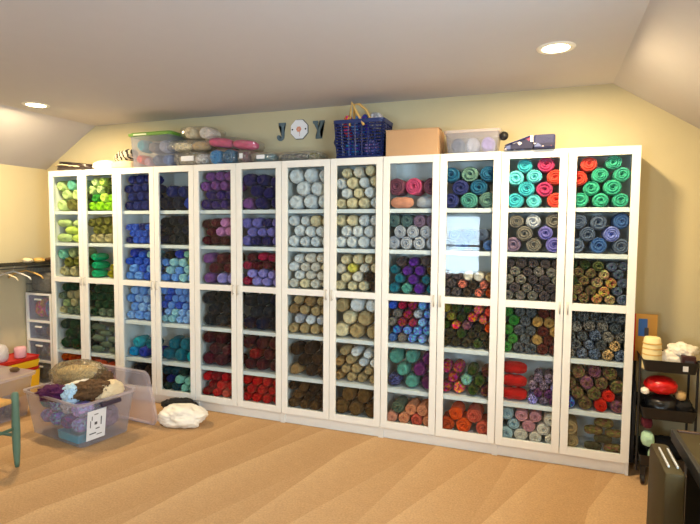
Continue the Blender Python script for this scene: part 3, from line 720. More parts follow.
pack('yarn_pack', (2.045, .12, ZT), (.10, .23, .115), 'narrow pack of brown-mauve yarn between the bright blue and teal packs', 'yarn pack', [('ball', 'solid', C['rose_brown'], (0, 0, .05), (.042, .09, .048))], seed=6, band=(.03, 'paper'), grp='wrapped yarn packs on the bookcases')
pack('yarn_pack', (1.90, .13, ZT + .124), (.50, .21, .095), 'long pack of pink yarn lying across the blue yarn pack', 'yarn pack', [('hank', 'solid', C['rose'], (-.12, 0, .045), (.11, .06, .042)), ('hank', 'solid', C['rose'], (.11, 0, .045), (.11, .06, .040))], M['wrap2'], seed=7, ry=.12, band=None, grp='wrapped yarn packs on the bookcases')
pack('yarn_pack', (2.215, .12, ZT), (.22, .22, .085), 'pack of deep teal yarn with a white label, left of the dark green pack', 'yarn pack', [('hank', 'solid', C['teal'], (0, 0, .04), (.095, .07, .038))], seed=8, band=(.07, 'paper'), grp='wrapped yarn packs on the bookcases')
pack('yarn_pack', (2.52, .12, ZT), (.37, .22, .075), 'low pack of dark green yarn, left of the navy basket', 'yarn pack', [('hank', 'ombre', C['dark_teal'], (-.06, 0, .036), (.12, .06, .034)), ('ball', 'ombre', C['olive'], (.12, 0, .034), (.05, .07, .032))], seed=9, grp='wrapped yarn packs on the bookcases')

# 11 navy shopping basket
t = empty('shopping_basket', (3.01, .125, ZT), 'navy blue slotted plastic basket with tan handles, on the fourth bookcase', 'basket')
bm = bmesh.new(); W0, W1, D0, D1, H = .33, .36, .20, .235, .255
def wall_pt(sd, u, z):
    k = z / H; w = (W0 + (W1 - W0) * k) / 2; d = (D0 + (D1 - D0) * k) / 2
    return {0: (u * w, -d, z), 1: (w, u * d, z), 2: (-u * w, d, z), 3: (-w, -u * d, z)}[sd]
for sd in range(4):
    nv = 7 if sd in (0, 2) else 5
    for i in range(nv + 1):
        u = -1 + 2 * i / nv; tube(bm, [wall_pt(sd, u, 0), wall_pt(sd, u, H)], .0058, 4)
    for j in range(12):
        z = .010 + j * (H - .012) / 11
        tube(bm, [wall_pt(sd, -1, z), wall_pt(sd, 1, z)], .0062 if 0 < j < 11 else .011, 4)
box(bm, -W0 / 2, W0 / 2, -D0 / 2, D0 / 2, 0, .008)
build('basket_body', bm, M['navy'], t)
bm = bmesh.new(); taper_box(bm, W1 + .02, D1 + .02, W1 + .03, D1 + .025, .026, z0=H - .012, floor=False, t=.012); build('rim', bm, M['navy'], t)
for sg in (-1, 1):
    bm = bmesh.new(); pts = []
    if sg < 0: pts = [(-.060, -.122, H - .03), (-.058, -.12, H + .06), (-.050, -.115, H + .135), (-.01, -.115, H + .06), (.045, -.122, H - .03)]
    else: pts = [(-.050, -.06, H + .0), (-.045, -.08, H + .13), (.0, -.09, H + .125), (.05, -.08, H + .08), (.08, -.06, H + .0)]
    tube(bm, pts, .009, 8); build('handle', bm, M['tan_h'], t, smooth=True)
bm = bmesh.new(); tube(bm, [(-.185, 0, H - .02), (-.215, 0, H - .06), (-.225, 0, H - .12), (-.205, 0, H - .16), (-.172, 0, H - .17)], .012, 8); build('side_loop', bm, M['navy'], t, smooth=True)
for (x, z, sx, sz, c, w_) in ((-.115, 0.235, .030, .085, 'coral', 'standing at the left end of the navy basket'), (-.055, 0.235, .035, .075, 'sky', 'standing up in the navy basket'), (.02, 0.235, .04, .08, 'royal', 'in the middle of the navy basket'), (.10, 0.260, .055, .065, 'silver', 'heaped at the right end of the navy basket'), (-.08, .07, .06, .055, 'blue', 'low down at the left of the navy basket'), (.07, .07, .06, .055, 'lilac', 'low down at the right of the navy basket')):
    o = yarn('ball', 'ombre', C[c], (3.01 + x, .125, ZT + .01 + z), (sx, .07, sz)); tag(o, f'{cn(c)} yarn ball {w_}', 'yarn', 'yarn in the navy basket')
# 12 cardboard box
t = empty('cardboard_box', (3.395, .14, ZT), 'plain brown cardboard box beside the navy basket', 'box')
build('carton', BX(-.185, .185, -.11, .115, 0, .178, .003), M['card'], t)
build('carton_flap', BX(-.187, .19, -.112, .0, .178, .182), M['card'], t)
build('packing_tape', BX(.1855, .1862, -.028, .028, .0, .177), M['tape'], t)
# 13 clear box
t = empty('clear_storage_box', (3.80, .14, ZT), 'clear lidded plastic box of lilac yarn beside the cardboard box', 'storage box')
build('box_body', taper_box(bmesh.new(), .32, .20, .35, .22, .135, r=.02), M['frost_c'], t, smooth=True, ang=40)
bm = bmesh.new(); taper_box(bm, .368, .235, .372, .24, .018, z0=.135, r=.025, inner=False); bm.faces.new([v for v in bm.verts if abs(v.co.z - .153) < 1e-4]); build('box_lid', bm, M['frost_lid'], t)
for i, (x, c) in enumerate(((-.10, 'blue_grey'), (0, 'silver'), (.10, 'lilac'))):
    o = yarn('ball', 'solid', C[c], (3.80 + x, .14, ZT + .004 + .058), (.047, .085, .054)); tag(o, f'{cn(c)} yarn ball inside the clear box beside the cardboard box', 'yarn', 'yarn in the clear box')
bm = lathe(bmesh.new(), [(.0, -.02), (.022, -.014), (.03, 0), (.022, .014), (.0, .02)], 20, 'y'); t = build('black_knob_latch', bm, M['dark'], t, (.20, -.02, .115), smooth=True)
# 14 dark organiser wedge
t = empty('craft_caddy', (4.17, .09, ZT), 'navy patterned craft bag sloping up to a boxy end, above the eleventh door', 'bag')
bm = bmesh.new(); pr = [(-.155, 0), (.02, 0), (.02, .085), (-.155, .025)]
a = [bm.verts.new((x, -.11, z)) for x, z in pr]; b = [bm.verts.new((x, .14, z)) for x, z in pr]
bm.faces.new(a); bm.faces.new(b[::-1])
for i in range(4): bm.faces.new((a[i], b[i], b[(i + 1) % 4], a[(i + 1) % 4]))
bmesh.ops.recalc_face_normals(bm, faces=bm.faces); bmesh.ops.bevel(bm, geom=bm.edges[:], offset=.006, segments=2, affect='EDGES')
m_, nt, out = newmat('patterned_navy_fabric'); b_ = N(nt, 'ShaderNodeBsdfPrincipled', Roughness=.8); tc = N(nt, 'ShaderNodeTexCoord'); vo = N(nt, 'ShaderNodeTexVoronoi', Scale=34.); cr = N(nt, 'ShaderNodeValToRGB'); cr.color_ramp.interpolation = 'CONSTANT'
sp = N(nt, 'ShaderNodeSeparateColor'); nt.links.new(tc.outputs['Object'], vo.inputs['Vector']); nt.links.new(vo.outputs['Color'], sp.inputs[0]); nt.links.new(sp.outputs[0], cr.inputs[0])
cr.color_ramp.elements[0].color = (*lin((30, 32, 62)), 1); cr.color_ramp.elements[1].color = (*lin((200, 190, 190)), 1); cr.color_ramp.elements[1].position = .8
e = cr.color_ramp.elements.new(.62); e.color = (*lin((86, 96, 140)), 1); e = cr.color_ramp.elements.new(.7); e.color = (*lin((140, 60, 90)), 1)
nt.links.new(cr.outputs[0], b_.inputs['Base Color']); nt.links.new(b_.outputs[0], out.inputs[0]); M['pattern'] = m_
build('sloping_pouch', bm, M['pattern'], t)
build('box_end', BX(.022, .15, -.12, .13, 0, .088, .012), mat('navy_canvas', (34, 38, 78), .7, bump=.4, bscale=80), t)
build('box_end_band', BX(.024, .148, -.1225, -.118, .012, .035, .001), M['pattern'], t)
build('white_tab', BX(.003, .020, -.116, -.110, .045, .085), M['paper'], t)
bm = bmesh.new(); tube(bm, [(-.15, -.112, .03), (-.07, -.114, .056), (.015, -.112, .086)], .004); build('pouch_piping', bm, M['navy'], t, smooth=True)

# ------------------------------------------------------------------ letters on the wall
def slab(outline, y0, y1, name, m, parent=None, loc=None, bev=.002):
    bm = bmesh.new(); f = bm.faces.new([bm.verts.new((x, y0, z)) for x, z in outline])
    bmesh.ops.triangulate(bm, faces=[f]); r_ = bmesh.ops.extrude_face_region(bm, geom=bm.faces[:])
    for v in [v for v in r_['geom'] if isinstance(v, bmesh.types.BMVert)]: v.co.y = y1
    bmesh.ops.recalc_face_normals(bm, faces=bm.faces)
    return build(name, bm, m, parent, loc)
# J with slab serif and curled hook
J = [(.012, .145), (.076, .145), (.076, .122), (.063, .118), (.063, .042), (.060, .024), (.052, .010), (.038, .001), (.020, 0), (.006, .008), (-.003, .020), (-.005, .036), (.002, .046), (.014, .049), (.024, .043), (.025, .032), (.021, .026), (.027, .022), (.035, .027), (.038, .038), (.038, .118), (.012, .122)]
o = slab(J, -.008, 0, 'wall_letter', M['grey'], loc=(2.208, YB - .0005, 2.222)); tag(o, 'grey letter J hanging on the wall', 'letter', 'letters on the wall')
Y_ = [(-.004, .140), (.040, .140), (.040, .120), (.032, .118), (.047, .086), (.062, .118), (.054, .120), (.054, .140), (.096, .140), (.096, .120), (.086, .117), (.060, .062), (.060, .022), (.072, .020), (.072, 0), (.020, 0), (.020, .020), (.033, .022), (.033, .062), (.006, .117), (-.004, .120)]
o = slab(Y_, -.008, 0, 'wall_letter', M['grey'], loc=(2.530, YB - .0005, 2.224)); tag(o, 'grey letter Y hanging on the wall', 'letter', 'letters on the wall')
t = empty('wall_plaque', (2.407, YB - .0005, 2.305), 'white octagonal plaque with a pink flower, hanging between letters J and Y', 'plaque')
oc = [(.078 * math.cos(PI / 8 + i * PI / 4), .080 * math.sin(PI / 8 + i * PI / 4)) for i in range(8)]
slab(oc, -.016, 0, 'plaque_board', mat('plaque_white', (240, 238, 240), .5), t)
slab([(x * 1.06, z * 1.06) for x, z in oc], -.006, 0, 'plaque_edge', M['ink'], t)
bm = bmesh.new()
for k in range(6):
    a = k * PI / 3
    bmesh.ops.create_uvsphere(bm, u_segments=12, v_segments=8, radius=1, matrix=Matrix.Translation((.013 * math.cos(a), -.018, .013 * math.sin(a))) @ Matrix.Diagonal((.010, .004, .010, 1)))
build('flower', bm, mat('pink_petals', (226, 150, 120), .7), t, smooth=True)
for sx_ in (-1, 1):
    build('black_dot', lathe(bmesh.new(), [(.0, -.020), (.006, -.018), (.007, -.016)], 12, 'y', (sx_ * .058, 0, 0)), M['dark'], t, smooth=True)
bm = bmesh.new(); tube(bm, [(0, -.017, -.015), (.008, -.017, -.035), (.004, -.017, -.055)], .0022, 6); build('flower_stem', bm, mat('stem_rose', (196, 128, 120), .7), t)

# ------------------------------------------------------------------ floor, left side
RZ = -.16
t = empty('storage_tote', (1.100, -.690, .0), 'large open frosted tote heaped with yarn and cloth, on the carpet', 'storage tote', None, RZ)
build('tote_body', taper_box(bmesh.new(), .60, .375, .68, .44, .315, z0=.001, r=.04), M['frost'], t, smooth=True, ang=40)
bm = bmesh.new(); taper_box(bm, .70, .46, .71, .47, .018, z0=.302, r=.05, floor=False, t=.014); build('rim', bm, M['frost_lid'], t)
bm = BX(.345, .372, -.075, .075, .268, .296, .005); build('handle', bm, mat('plum_handle', (52, 40, 60), .5), t)
o = build('paper_label', BX(.0, .003, -.165, -.025, .045, .255), M['paper'], t); o.location = (.308, 0, 0); o.rotation_euler.y = .12
bm = bmesh.new()
for (y, z, w, h_) in ((-.13, .20, .006, .03), (-.10, .225, .03, .006), (-.06, .17, .008, .06), (-.085, .12, .03, .008), (-.12, .09, .05, .008), (-.14, .16, .006, .05), (-.07, .075, .04, .006), (-.10, .16, .02, .02)):
    box(bm, .0028, .0036, y - w / 2, y + w / 2, z - h_ / 2, z + h_ / 2)
o2 = build('label_print', bm, M['ink'], o)
# inside, visible through the wall
ca, sa = math.cos(RZ), math.sin(RZ)
def tl(x, y, z): return (1.100 + x * ca - y * sa, -.690 + x * sa + y * ca, z)
def inside(shape, md, c, x, y, z, s, rz=0., label=''):
    o = yarn(shape, md, C[c], tl(x, y, z), s, rz=RZ + rz); tag(o, label, 'yarn', 'yarn in the open frosted tote'); return o
POS = [(-.20, 'left end'), (-.08, 'left of centre'), (.05, 'right of centre'), (.18, 'right end')]
lay = [('lilac', 'sky', 'purple', 'periwinkle'), ('teal', 'pale_blue', 'silver', 'lilac')]
for li, cs in enumerate(lay):
    for (x, w_), c in zip(POS, cs):
        inside('ball', 'ombre', c, x, -.095, .122 + .108 * li, (.066, .07, .052), 0, f'{cn(c)} yarn ball at the {w_} of the open tote, {"lower" if li == 0 else "upper"} layer')
for (x, w_), c in zip(POS, ('taupe', 'gold_brown', 'navy', 'grey_mauve')):
    inside('ball', 'ombre', c, x + .02, .07, .13, (.066, .085, .085), 0, f'{cn(c)} yarn ball at the {w_} of the open tote, far side')
o = build('slotted_basket', taper_box(bmesh.new(), .24, .09, .25, .10, .055, r=.012, inner=True), M['teal'], None, tl(.10, -.115, .006)); o.rotation_euler.z = RZ; tag(o, 'small turquoise plastic basket at the bottom of the open frosted tote', 'basket')
bm = bmesh.new()
for sx_ in (-1, 1): tube(bm, [(sx_ * .11, -.04, .05), (sx_ * .11, .04, .05)], .004)
build('basket_rail', bm, M['teal'], o)
def soft(name, m, x, y, z, s, label, cat, seed, rz=0., ry=0., amp=.25, freq=2.4, p=2.2):
    o = obj(name, blob_mesh(name, *s, m, seed, amp, freq, 5, -2, p), None, tl(x, y, z)); o.rotation_euler = (0, ry, RZ + rz); tag(o, label, cat); return o
soft('wrapped_quilt', M['greybag'], -.09, .05, .41, (.26, .12, .10), 'long smoky-clear wrapped roll of batting lying across the open tote', 'wrapped roll', 21, .15, -.10, .12)
obj('batting', blob_mesh('batting', .20, .085, .062, M['cream'], 22, .1, 2.4, 5, -2, 2.2), bpy.data.objects['wrapped_quilt'])
soft('plum_scarf', M['purple'], -.05, -.165, .325, (.14, .06, .055), 'plum knitted cloth spilling over the near rim of the open tote', 'cloth', 23, .1, -.15, .5, 2.8)
soft('pale_blue_cloth', M['lblue'], .11, -.14, .335, (.065, .05, .062), 'crumpled pale blue and white cloth on the open tote beside the plum cloth', 'cloth', 24, 0, 0, .45, 3)
soft('white_scrap', M['whitebag'], .05, -.06, .375, (.10, .035, .022), 'thin white folded scrap lying above the plum cloth', 'cloth', 25, .5, -.3, .4, 3)
soft('brown_fleece', M['brown'], .19, -.05, .355, (.13, .09, .06), 'dark brown fleece heaped on the right half of the open tote', 'cloth', 26, .4, -.2, .42, 2.8)
soft('brown_fleece', M['brown'], .12, .10, .40, (.09, .06, .055), 'dark brown fleece ball behind the smoky wrapped roll', 'cloth', 27, 0, 0, .3, 3)
soft('cream_bag', M['cream'], .255, .06, .335, (.075, .11, .07), 'cream cloth bag bulging at the handle end of the open tote', 'bag', 28, .1, 0, .2, 2.2)
soft('white_yarn_tail', M['whitebag'], -.05, .16, .44, (.05, .03, .03), 'small white crumpled scrap on top of the heap, by the bookcase', 'scrap', 29, 0, 0, .5, 3)
# lid leaning behind the tote
t = empty('tote_lid', (1.19, -.375, .004), 'large frosted tote lid standing on edge behind the open tote', 'lid', None, -.08); t.rotation_euler.x = .17
bm = bmesh.new(); out_ = []
for cx, cz, a0 in ((.28, .375, 0), (-.30, .375, PI / 2), (-.30, .05, PI), (.30, .05, 1.5 * PI)):
    for k in range(7):
        a = a0 + PI / 2 * k / 6; out_.append((cx + .045 * math.cos(a) * 1.2, cz + .045 * math.sin(a) * 1.2))
def lidring(s, y): return [bm.verts.new((x * s, y, .19 + (z - .19) * (s if s < 1 else 1 + (s - 1)))) for x, z in out_]
rs = [lidring(1.0, .03), lidring(1.02, 0), lidring(.96, -.004), lidring(.90, .016)]
for q, w_ in zip(rs, rs[1:]):
    for k in range(len(q)): bm.faces.new((q[k], q[(k + 1) % len(q)], w_[(k + 1) % len(q)], w_[k]))
bm.faces.new(rs[-1]); bmesh.ops.recalc_face_normals(bm, faces=bm.faces); bmesh.ops.solidify(bm, geom=bm.faces[:], thickness=.003)
build('lid_panel', bm, M['frost_lid'], t, (0, 0, .008) and None, smooth=True, ang=40)
# white bag and black cloth
t = obj('white_plastic_bag', blob_mesh('w', .185, .12, .085, M['whitebag'], 31, .26, 1.5, 5, -.72, 2.2), None, (1.69, -.29, .0615)); t.rotation_euler.z = .15; tag(t, 'puffy white plastic bag lying on the carpet in front of the fifth door', 'bag')
t = obj('black_cloth', blob_mesh('w', .16, .085, .065, M['black'], 33, .35, 2.6, 4, -.7, 2.2), None, (1.53, -.10, .0465)); tag(t, 'crumpled black cloth on the carpet behind the white plastic bag', 'cloth')
# second tote
t = empty('storage_tote', (.11, -.80, .0), 'closed frosted tote with a pale lid, left of the open one', 'storage tote')
build('tote_body', taper_box(bmesh.new(), .62, .46, .68, .52, .33, z0=.001, r=.04), M['frost'], t, smooth=True, ang=40)
bm = bmesh.new(); taper_box(bm, .72, .55, .73, .56, .022, z0=.325, r=.05, inner=False); bm.faces.new([v for v in bm.verts if abs(v.co.z - .347) < 1e-4]); build('lid', bm, M['frost_lid'], t)
for (x, y, c, w_) in ((.20, -.14, 'grey_teal', 'near corner'), (.20, .0, 'maroon', 'middle'), (.20, .14, 'taupe', 'far corner'), (.0, -.12, 'silver', 'inner near part'), (.0, .08, 'beige', 'inner far part')):
    o = yarn('ball', 'ombre', C[c], (.11 + x, -.80 + y, .088), (.08, .065, .08)); tag(o, f'{cn(c)} yarn ball in the {w_} of the closed frosted tote', 'yarn', 'yarn in the closed tote')
o = soft('brown_scrap', M['brown'], -.99, .21, .36, (.04, .03, .018), 'small brown scrap lying on the lid of the closed tote', 'scrap', 30)
o.location = (.33, -.62, .366)
# red and yellow bins with cones
for i, (m_, z0, z1, nm, lb) in enumerate((('yellow', .0, .205, 'yellow_bin', 'yellow plastic bin against the left wall, under the red tray'), ('red', .207, .235, 'red_tray', 'red tray between the two yellow bins by the left wall'), ('yellow', .237, .30, 'yellow_tray', 'shallow yellow tray above the red tray by the left wall'), ('red', .302, .335, 'red_tray', 'topmost red tray of the stack by the left wall, under the cones'))):
    bm = bmesh.new(); taper_box(bm, .27, .40, .29, .42, z1 - z0, r=.02, z0=z0); o = build(nm, bm, M[m_], None, (-.19, -.30, 0)); tag(o, lb, 'bin')
    if i == 3:
        bm2 = BX(-.13, .13, -.19, .19, z1 - .012, z1 - .006); build('inner_panel', bm2, M['red'], o)
t = obj('yarn_cone', mesh_from(lathe(bmesh.new(), [(.0, 0), (.072, 0), (.084, .03), (.080, .10), (.06, .135), (.02, .15), (0, .15)], 28), 'cone', mat('grey_white_yarn', (200, 192, 192), .95, bump=.8, bscale=50, var=.15), True), None, (-.16, -.41, .336)); tag(t, 'rounded grey-white yarn cone on the red lid by the left wall', 'yarn')
t = obj('yarn_cone', mesh_from(lathe(bmesh.new(), [(.0, 0), (.040, 0), (.048, .01), (.050, .08), (.044, .095), (.012, .10), (0, .10)], 28), 'cone', M['pinkcone'], True), None, (-.115, -.235, .336)); tag(t, 'pink and white yarn cone beside the larger grey-white cone', 'yarn')
# drawer tower
t = empty('drawer_tower', (-.19, .145, 0), 'white plastic drawer tower squeezed between the left wall and the first bookcase', 'drawer unit')
bm = bmesh.new(); HW = .165
for x in (-HW, HW - .022): box(bm, x, x + .022, -.13, .14, 0, .885)
for z in (.0, .225, .425, .605, .865): box(bm, -HW + .022, HW - .022, -.129, .139, z, z + .02)
build('tower_frame', bm, M['white'], t)
cols = [('grey_green', 'sage'), ('taupe', 'beige_tan'), ('blue_grey', 'gold_brown'), ('coral', 'steel_blue')]
for i, (z0, z1) in enumerate(((.022, .223), (.247, .423), (.447, .603), (.627, .863))):
    dr = build('drawer', taper_box(bmesh.new(), .275, .24, .28, .245, z1 - z0 - .006, z0=z0, r=.01), M['frost_c'], t)
    bm = BX(-.04, .04, -.142, -.126, z1 - .045, z1 - .03, .003); build('drawer_handle', bm, M['white'], dr)
    for s_, c in zip((-1, 1), cols[i]):
        o = yarn('ball', 'ombre', C[c], (-.19 + s_ * .065, .145, z0 + .004 + (z1 - z0) * .42), (.058, .09, (z1 - z0) * .40)); tag(o, f'{cn(c)} yarn ball in the {["lowest", "second lowest", "second highest", "topmost"][i]} tower drawer', 'yarn', 'yarn in the drawer tower')
# wire basket on the tower
t = empty('wire_basket', (-.19, .145, .886), 'grey ribbed wire basket standing on the white drawer tower', 'basket')
bm = bmesh.new()
for sd in range(4):
    def wp(u, z):
        return {0: (u * .155, -.125, z), 1: (.155, u * .125, z), 2: (-u * .155, .125, z), 3: (-.155, -u * .125, z)}[sd]
    for i in range(17): tube(bm, [wp(-1 + i / 8, 0.003), wp(-1 + i / 8, .24)], .0016, 4)
    for z in (.003, .08, .16, .24): tube(bm, [wp(-1, z), wp(1, z)], .003, 4)
build('wire_mesh', bm, M['wire'], t)
o = obj('grey_cloth', blob_mesh('g', .145, .115, .095, mat('grey_netting', (112, 108, 98), .8, bump=.8, bscale=30, var=.3), 41, .1, 3, 4, -.95, 4), None, (-.19, .145, .886 + .098)); tag(o, 'folded grey netting filling the wire basket', 'cloth')
# wall shelf with hangers
t = empty('wire_shelf', (XL, 0, 1.17), 'dark wire shelf fixed along the left wall, with hangers below', 'shelf')
bm = bmesh.new()
for x in (.01, .10, .19, .285): tube(bm, [(x, -1.6, 0), (x, .29, 0)], .0045, 6)
y = -1.58
while y < .28: tube(bm, [(.005, y, .004), (.285, y, .004)], .002, 4); y += .03
tube(bm, [(.285, -1.6, -.03), (.285, .29, -.03)], .0045, 6)
build('shelf_wires', bm, M['dark'], t)
build('shelf_shade_liner', BX(.005, .283, -1.59, .288, -.0085, -.0055), mat('dark_shade_liner', (58, 52, 44), .8), t)  # solid sheet added under the wires to shade the wall below
for y in (-1.4, -.6, .2):
    bm = bmesh.new(); tube(bm, [(.28, y, 0), (.003, y, -.22)], .004, 6); build('shelf_bracket', bm, M['dark'], t)
for i, (y, c, w_) in enumerate(((-.10, 'tan_h', 'nearest the first bookcase'), (-.22, 'trim', 'in the middle'), (-.34, 'cream', 'farthest from the bookcases'))):
    bm = bmesh.new()
    tube(bm, [(0, 0, .025), (.012, 0, .035), (.02, 0, .02), (.0, 0, -.005), (0, 0, -.03)], .0025, 6)
    tube(bm, [(-.17, 0, -.10), (-.15, 0, -.075), (-.08, 0, -.048), (0, 0, -.028), (.08, 0, -.048), (.15, 0, -.075), (.17, 0, -.10)], .007, 8)
    o = build('clothes_hanger', bm, M[c], None, (XL + .188, y, 1.137), smooth=True); o.rotation_euler.z = .25
    tag(o, f'pale clothes hanger under the wire shelf, {w_}', 'hanger', 'hangers under the wire shelf')
for i, (y, x, m_, w_) in enumerate(((.02, .21, 'tan_h', 'small tan spool'), (-.06, .16, 'cream', 'small cream spool'), (.12, .23, 'brown', 'small brown scrap'))):
    o = obj('thread_spool', blob_mesh('s', .045, .04, .022, M[m_], 50 + i, .4, 3, 3, -.9), None, (XL + x, y, 1.1765 + .021)); tag(o, f'{w_} lying on the wire shelf by the first bookcase', 'spool')

# green stool, only its corner shows
t = empty('stool', (1.035, -1.455, 0), 'green-painted stool with a woven tan seat', 'stool', None, .08)
for sx_ in (-1, 1):
    for sy in (-1, 1):
        bm = lathe(bmesh.new(), [(.0, 0), (.012, 0), (.016, .03), (.022, .12), (.024, .25), (.020, .40), (.022, .455), (.016, .475), (0, .478)], 16, 'z', (sx_ * .19, sy * .17, 0)); build('leg', bm, M['green_leg'], t, smooth=True)
for sy in (-1, 1):
    bm = bmesh.new(); tube(bm, [(-.17, sy * .17, .20), (.17, sy * .17, .20)], .010, 10); build('stretcher', bm, M['green_leg'], t, smooth=True)
for sx_ in (-1, 1):
    bm = bmesh.new(); tube(bm, [(sx_ * .19, -.15, .25), (sx_ * .19, .15, .25)], .010, 10); build('stretcher', bm, M['green_leg'], t, smooth=True)
bm = BX(-.185, .185, -.165, .165, .405, .435, .012)
build('woven_seat', bm, M['rush'], t)

# ------------------------------------------------------------------ right side: cart and desk
t = empty('utility_cart', (4.985, .085, 0), 'black three-tier rolling cart beside the last bookcase', 'cart')
cw, cd = .29, .33
for z, h_ in ((.685, .07), (.40, .07), (.11, .07)):
    bm = bmesh.new(); taper_box(bm, cw - .03, cd - .03, cw, cd, h_, t=.004, r=.02, z0=z); build('tray', bm, M['dark'], t)
for sx_ in (-1, 1):
    bm = bmesh.new(); x = sx_ * (cw / 2 + .004)
    tube(bm, [(x, -.10, .06), (x, -.10, .76)], .007); tube(bm, [(x, .10, .06), (x, .10, .76)], .007); build('side_frame', bm, M['dark'], t)
    for sy in (-1, 1):
        bm = lathe(bmesh.new(), [(.0, -.011), (.024, -.011), (.028, -.006), (.028, .006), (.024, .011), (0, .011)], 20, 'x', (sx_ * .12, sy * .145, .028)); box(bm, sx_ * .12 - .014, sx_ * .12 + .014, sy * .145 - .006, sy * .145 + .006, .03, .109)
        build('caster', bm, M['dark'], t)
build('tray_label', BX(.058, .084, -cd / 2 - .004, -cd / 2 + .001, .705, .735), M['paper'], t)
ox, oy = 4.985, .085
# on the top tray
t = empty('paper_cup', (4.895, -.01, .690), 'tall cream paper cup turned over on the cart top tray', 'cup')
bm = lathe(bmesh.new(), [(.052, .0), (.055, .004), (.054, .03), (.050, .13), (.044, .185), (.040, .19), (0, .19)], 32); build('cup_body', bm, M['shade'], t, smooth=True, ang=50)
bm = bmesh.new()
for z in (.055, .09, .125, .155): lathe(bm, [(.0535 - z * .02, z - .004), (.0555 - z * .02, z), (.0535 - z * .02, z + .004)], 32)
build('printed_band', bm, mat('gold_print', (222, 178, 96), .6), t, smooth=True)
t = empty('picture_book', (4.885, .17, .690), 'yellow picture book with a blue and red cover, standing behind the paper cup', 'book')
build('cover', BX(-.055, .065, 0, .015, 0, .30, .001), mat('yellow_cover', (206, 150, 60), .5), t)
build('blue_panel', BX(-.04, .01, -.0015, 0, .16, .27), mat('blue_print', (40, 100, 180), .5), t)
build('black_figure', BX(-.006, .018, -.003, -.0015, .14, .215), M['ink'], t)
build('red_spine', BX(-.062, -.055, -.002, .016, 0, .30), M['red'], t)
o = obj('white_tissue', blob_mesh('t', .085, .06, .055, M['whitebag'], 61, .5, 2.6, 4, -.7, 2.), None, (5.005, .03, .745)); o.rotation_euler.y = -.15; tag(o, 'crumpled white tissue on the cart top tray, right of the paper cup', 'tissue')
o = obj('white_tissue', blob_mesh('t', .075, .06, .045, M['whitebag'], 62, .5, 2.6, 4, -.7, 2.), None, (5.06, .04, .80)); tag(o, 'crumpled white tissue heaped highest on the cart', 'tissue')
o = build('small_dark_box', BX(-.035, .035, -.02, .02, 0, .10, .003), mat('maroon_box', (58, 18, 20), .5), None, (5.075, -.045, .690)); tag(o, 'small dark maroon box at the right end of the cart top tray', 'box')
build('box_label', BX(-.02, .025, -.0215, -.0195, .045, .075), M['ink'], o)
# middle tray
def cartblob(nm, m_, x, y, z, s, lb, cat, seed, amp=.25):
    o = obj(nm, blob_mesh(nm, *s, m_, seed, amp, 2.6, 4, -.85, 2.4), None, (x, y, z)); tag(o, lb, cat); return o
cartblob('red_yarn_pack', mat('red_glossy_yarn', (206, 20, 20), .35, bump=.5, bscale=20), 4.955, .02, .590, (.085, .09, .050), 'glossy red yarn pack on the cart middle tray', 'yarn pack', 71, .12)
cartblob('black_yarn_pack', mat('black_white_wrap', (30, 30, 32), .3, bump=.6, bscale=16, var=.8), 4.965, .03, .468, (.088, .095, .066), 'black yarn pack under the red one on the cart', 'yarn pack', 72, .12)
cartblob('white_scrap', M['whitebag'], 4.862, -.04, .560, (.022, .03, .018), 'white scrap poking out left of the red yarn pack', 'scrap', 73)
cartblob('beige_yarn_ball', mat('beige_yarn', (190, 160, 110), .9, bump=.6), 5.052, -.01, .545, (.028, .04, .028), 'small beige yarn ball on the cart beside the red pack', 'yarn', 74, .08)
cartblob('black_yarn_heap', M['black'], 5.065, .03, .475, (.055, .09, .05), 'dark yarn heap at the right of the cart middle tray', 'yarn', 75, .2)
# lower tray
cartblob('mint_yarn_ball', mat('mint_yarn', (176, 214, 186), .9, bump=.6), 4.890, -.02, .265, (.035, .05, .045), 'pale mint yarn ball at the left of the cart lowest tray', 'yarn', 76, .08)
cartblob('mint_yarn_ball', mat('mint_yarn_b', (190, 220, 180), .9, bump=.6), 4.935, -.05, .178, (.045, .05, .044), 'pale green yarn ball below the mint one on the cart', 'yarn', 77, .08)
cartblob('maroon_yarn_ball', mat('maroon_yarn', (90, 16, 36), .9, bump=.6), 4.885, .0, .36, (.03, .05, .036), 'maroon yarn ball above the mint ball on the cart', 'yarn', 78, .1)
cartblob('dark_yarn_heap', M['black'], 5.0, .10, .18, (.10, .08, .065), 'dark yarn heap at the back of the cart lowest tray', 'yarn', 79, .2)
o = obj('black_tote_bag', blob_mesh('bag', .014, .13, .27, M['black'], 81, .10, 2.4, 5, -.96, 4), None, (4.817, .14, .33)); tag(o, 'limp black bag hanging between the cart and the last bookcase', 'bag')

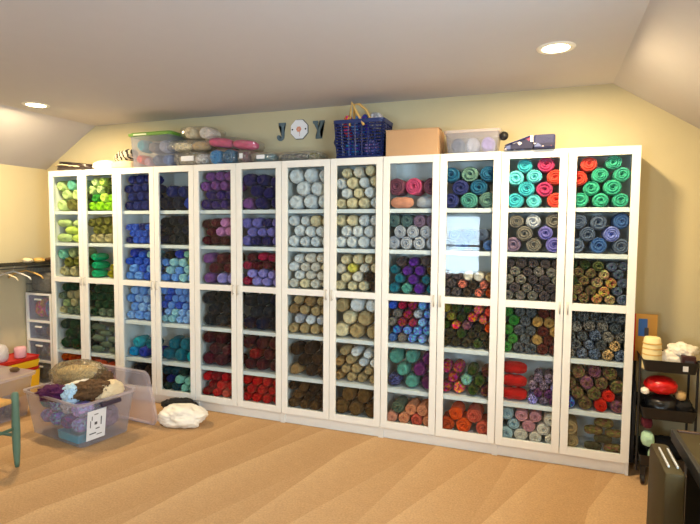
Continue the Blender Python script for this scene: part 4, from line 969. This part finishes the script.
# desk
t = empty('desk', (5.0, -1.9, 0), 'dark olive desk with a black edge at the right wall', 'desk')
build('desk_top', BX(-.225, .22, -.75, .63, .715, .745, .003), M['desk'], t)
build('edge_band', BX(-.243, -.226, -.752, .648, .705, .750, .003), M['desk_d'], t)
build('edge_band', BX(-.225, .22, .631, .648, .705, .750, .002), mat('brown_edge', (70, 42, 22), .45), t)
for x, y in ((-.20, .58), (.18, .58), (-.20, -.72), (.18, -.72)): build('leg', BX(x, x + .035, y, y + .035, 0, .714), M['desk_d'], t)
build('side_panel', BX(-.165, .18, .585, .60, .25, .714), M['desk_d'], t)
o = build('sheet_of_paper', BX(-.13, .10, -.10, .10, 0, .001), M['paper'], None, (4.98, -1.42, .7455)); o.rotation_euler.z = .35; tag(o, 'white sheet of paper lying on the desk', 'paper')
t = empty('white_bin', (4.93, -1.80, 0), 'tall white plastic bin with a black grip under the desk', 'bin')
build('bin_body', taper_box(bmesh.new(), .22, .26, .27, .32, .60, r=.06, seg=6), M['white'], t, smooth=True, ang=40)
bm = bmesh.new(); lathe(bm, [(.0, -.006), (.03, -.006), (.036, 0), (.03, .006), (0, .006)], 24, 'x', (-.138, .08, .50)); build('black_grip', bm, M['dark'], t, smooth=True)
t = empty('folding_case', (4.70, -1.52, 0), 'tall dark olive case with two metal latches, standing against the desk', 'case')
build('case_body', BX(-.032, .032, -.10, .17, .02, .725, .016), M['desk'], t, smooth=True, ang=40)
for x in (-.012, .014): build('latch', BX(x - .003, x + .003, -.06, .10, .7255, .733, .001), M['metal'], t)
for y in (-.07, .14): build('foot', BX(-.025, .025, y - .02, y + .02, 0, .0205), M['dark'], t)

# ------------------------------------------------------------------ camera
yaw, pit, rol = -.3603, -.0609, .0079
cy, sy, cp, sp = math.cos(yaw), math.sin(yaw), math.cos(pit), math.sin(pit)
f = Vector((sy * cp, cy * cp, sp)); r = Vector((cy, -sy, 0)); u = r.cross(f)
cr_, sr_ = math.cos(rol), math.sin(rol)
r2 = r * cr_ + u * sr_; u2 = -r * sr_ + u * cr_
cd_ = bpy.data.cameras.new('camera'); cam = bpy.data.objects.new('camera', cd_); COL.objects.link(cam)
cam.matrix_world = Matrix(((r2.x, u2.x, -f.x, CAM.x), (r2.y, u2.y, -f.y, CAM.y), (r2.z, u2.z, -f.z, CAM.z), (0, 0, 0, 1)))
cd_.sensor_width = 36; cd_.lens = 522.03 * 36 / 700; cd_.clip_start = .05
SC.camera = cam
SC.view_settings.view_transform = 'Standard'; SC.view_settings.look = 'None'; SC.view_settings.gamma = 1; SC.view_settings.exposure = .02
SC.cycles.use_denoising = True; SC.cycles.max_bounces = 8; SC.cycles.transparent_max_bounces = 16
SC.cycles.sample_clamp_indirect = 6.
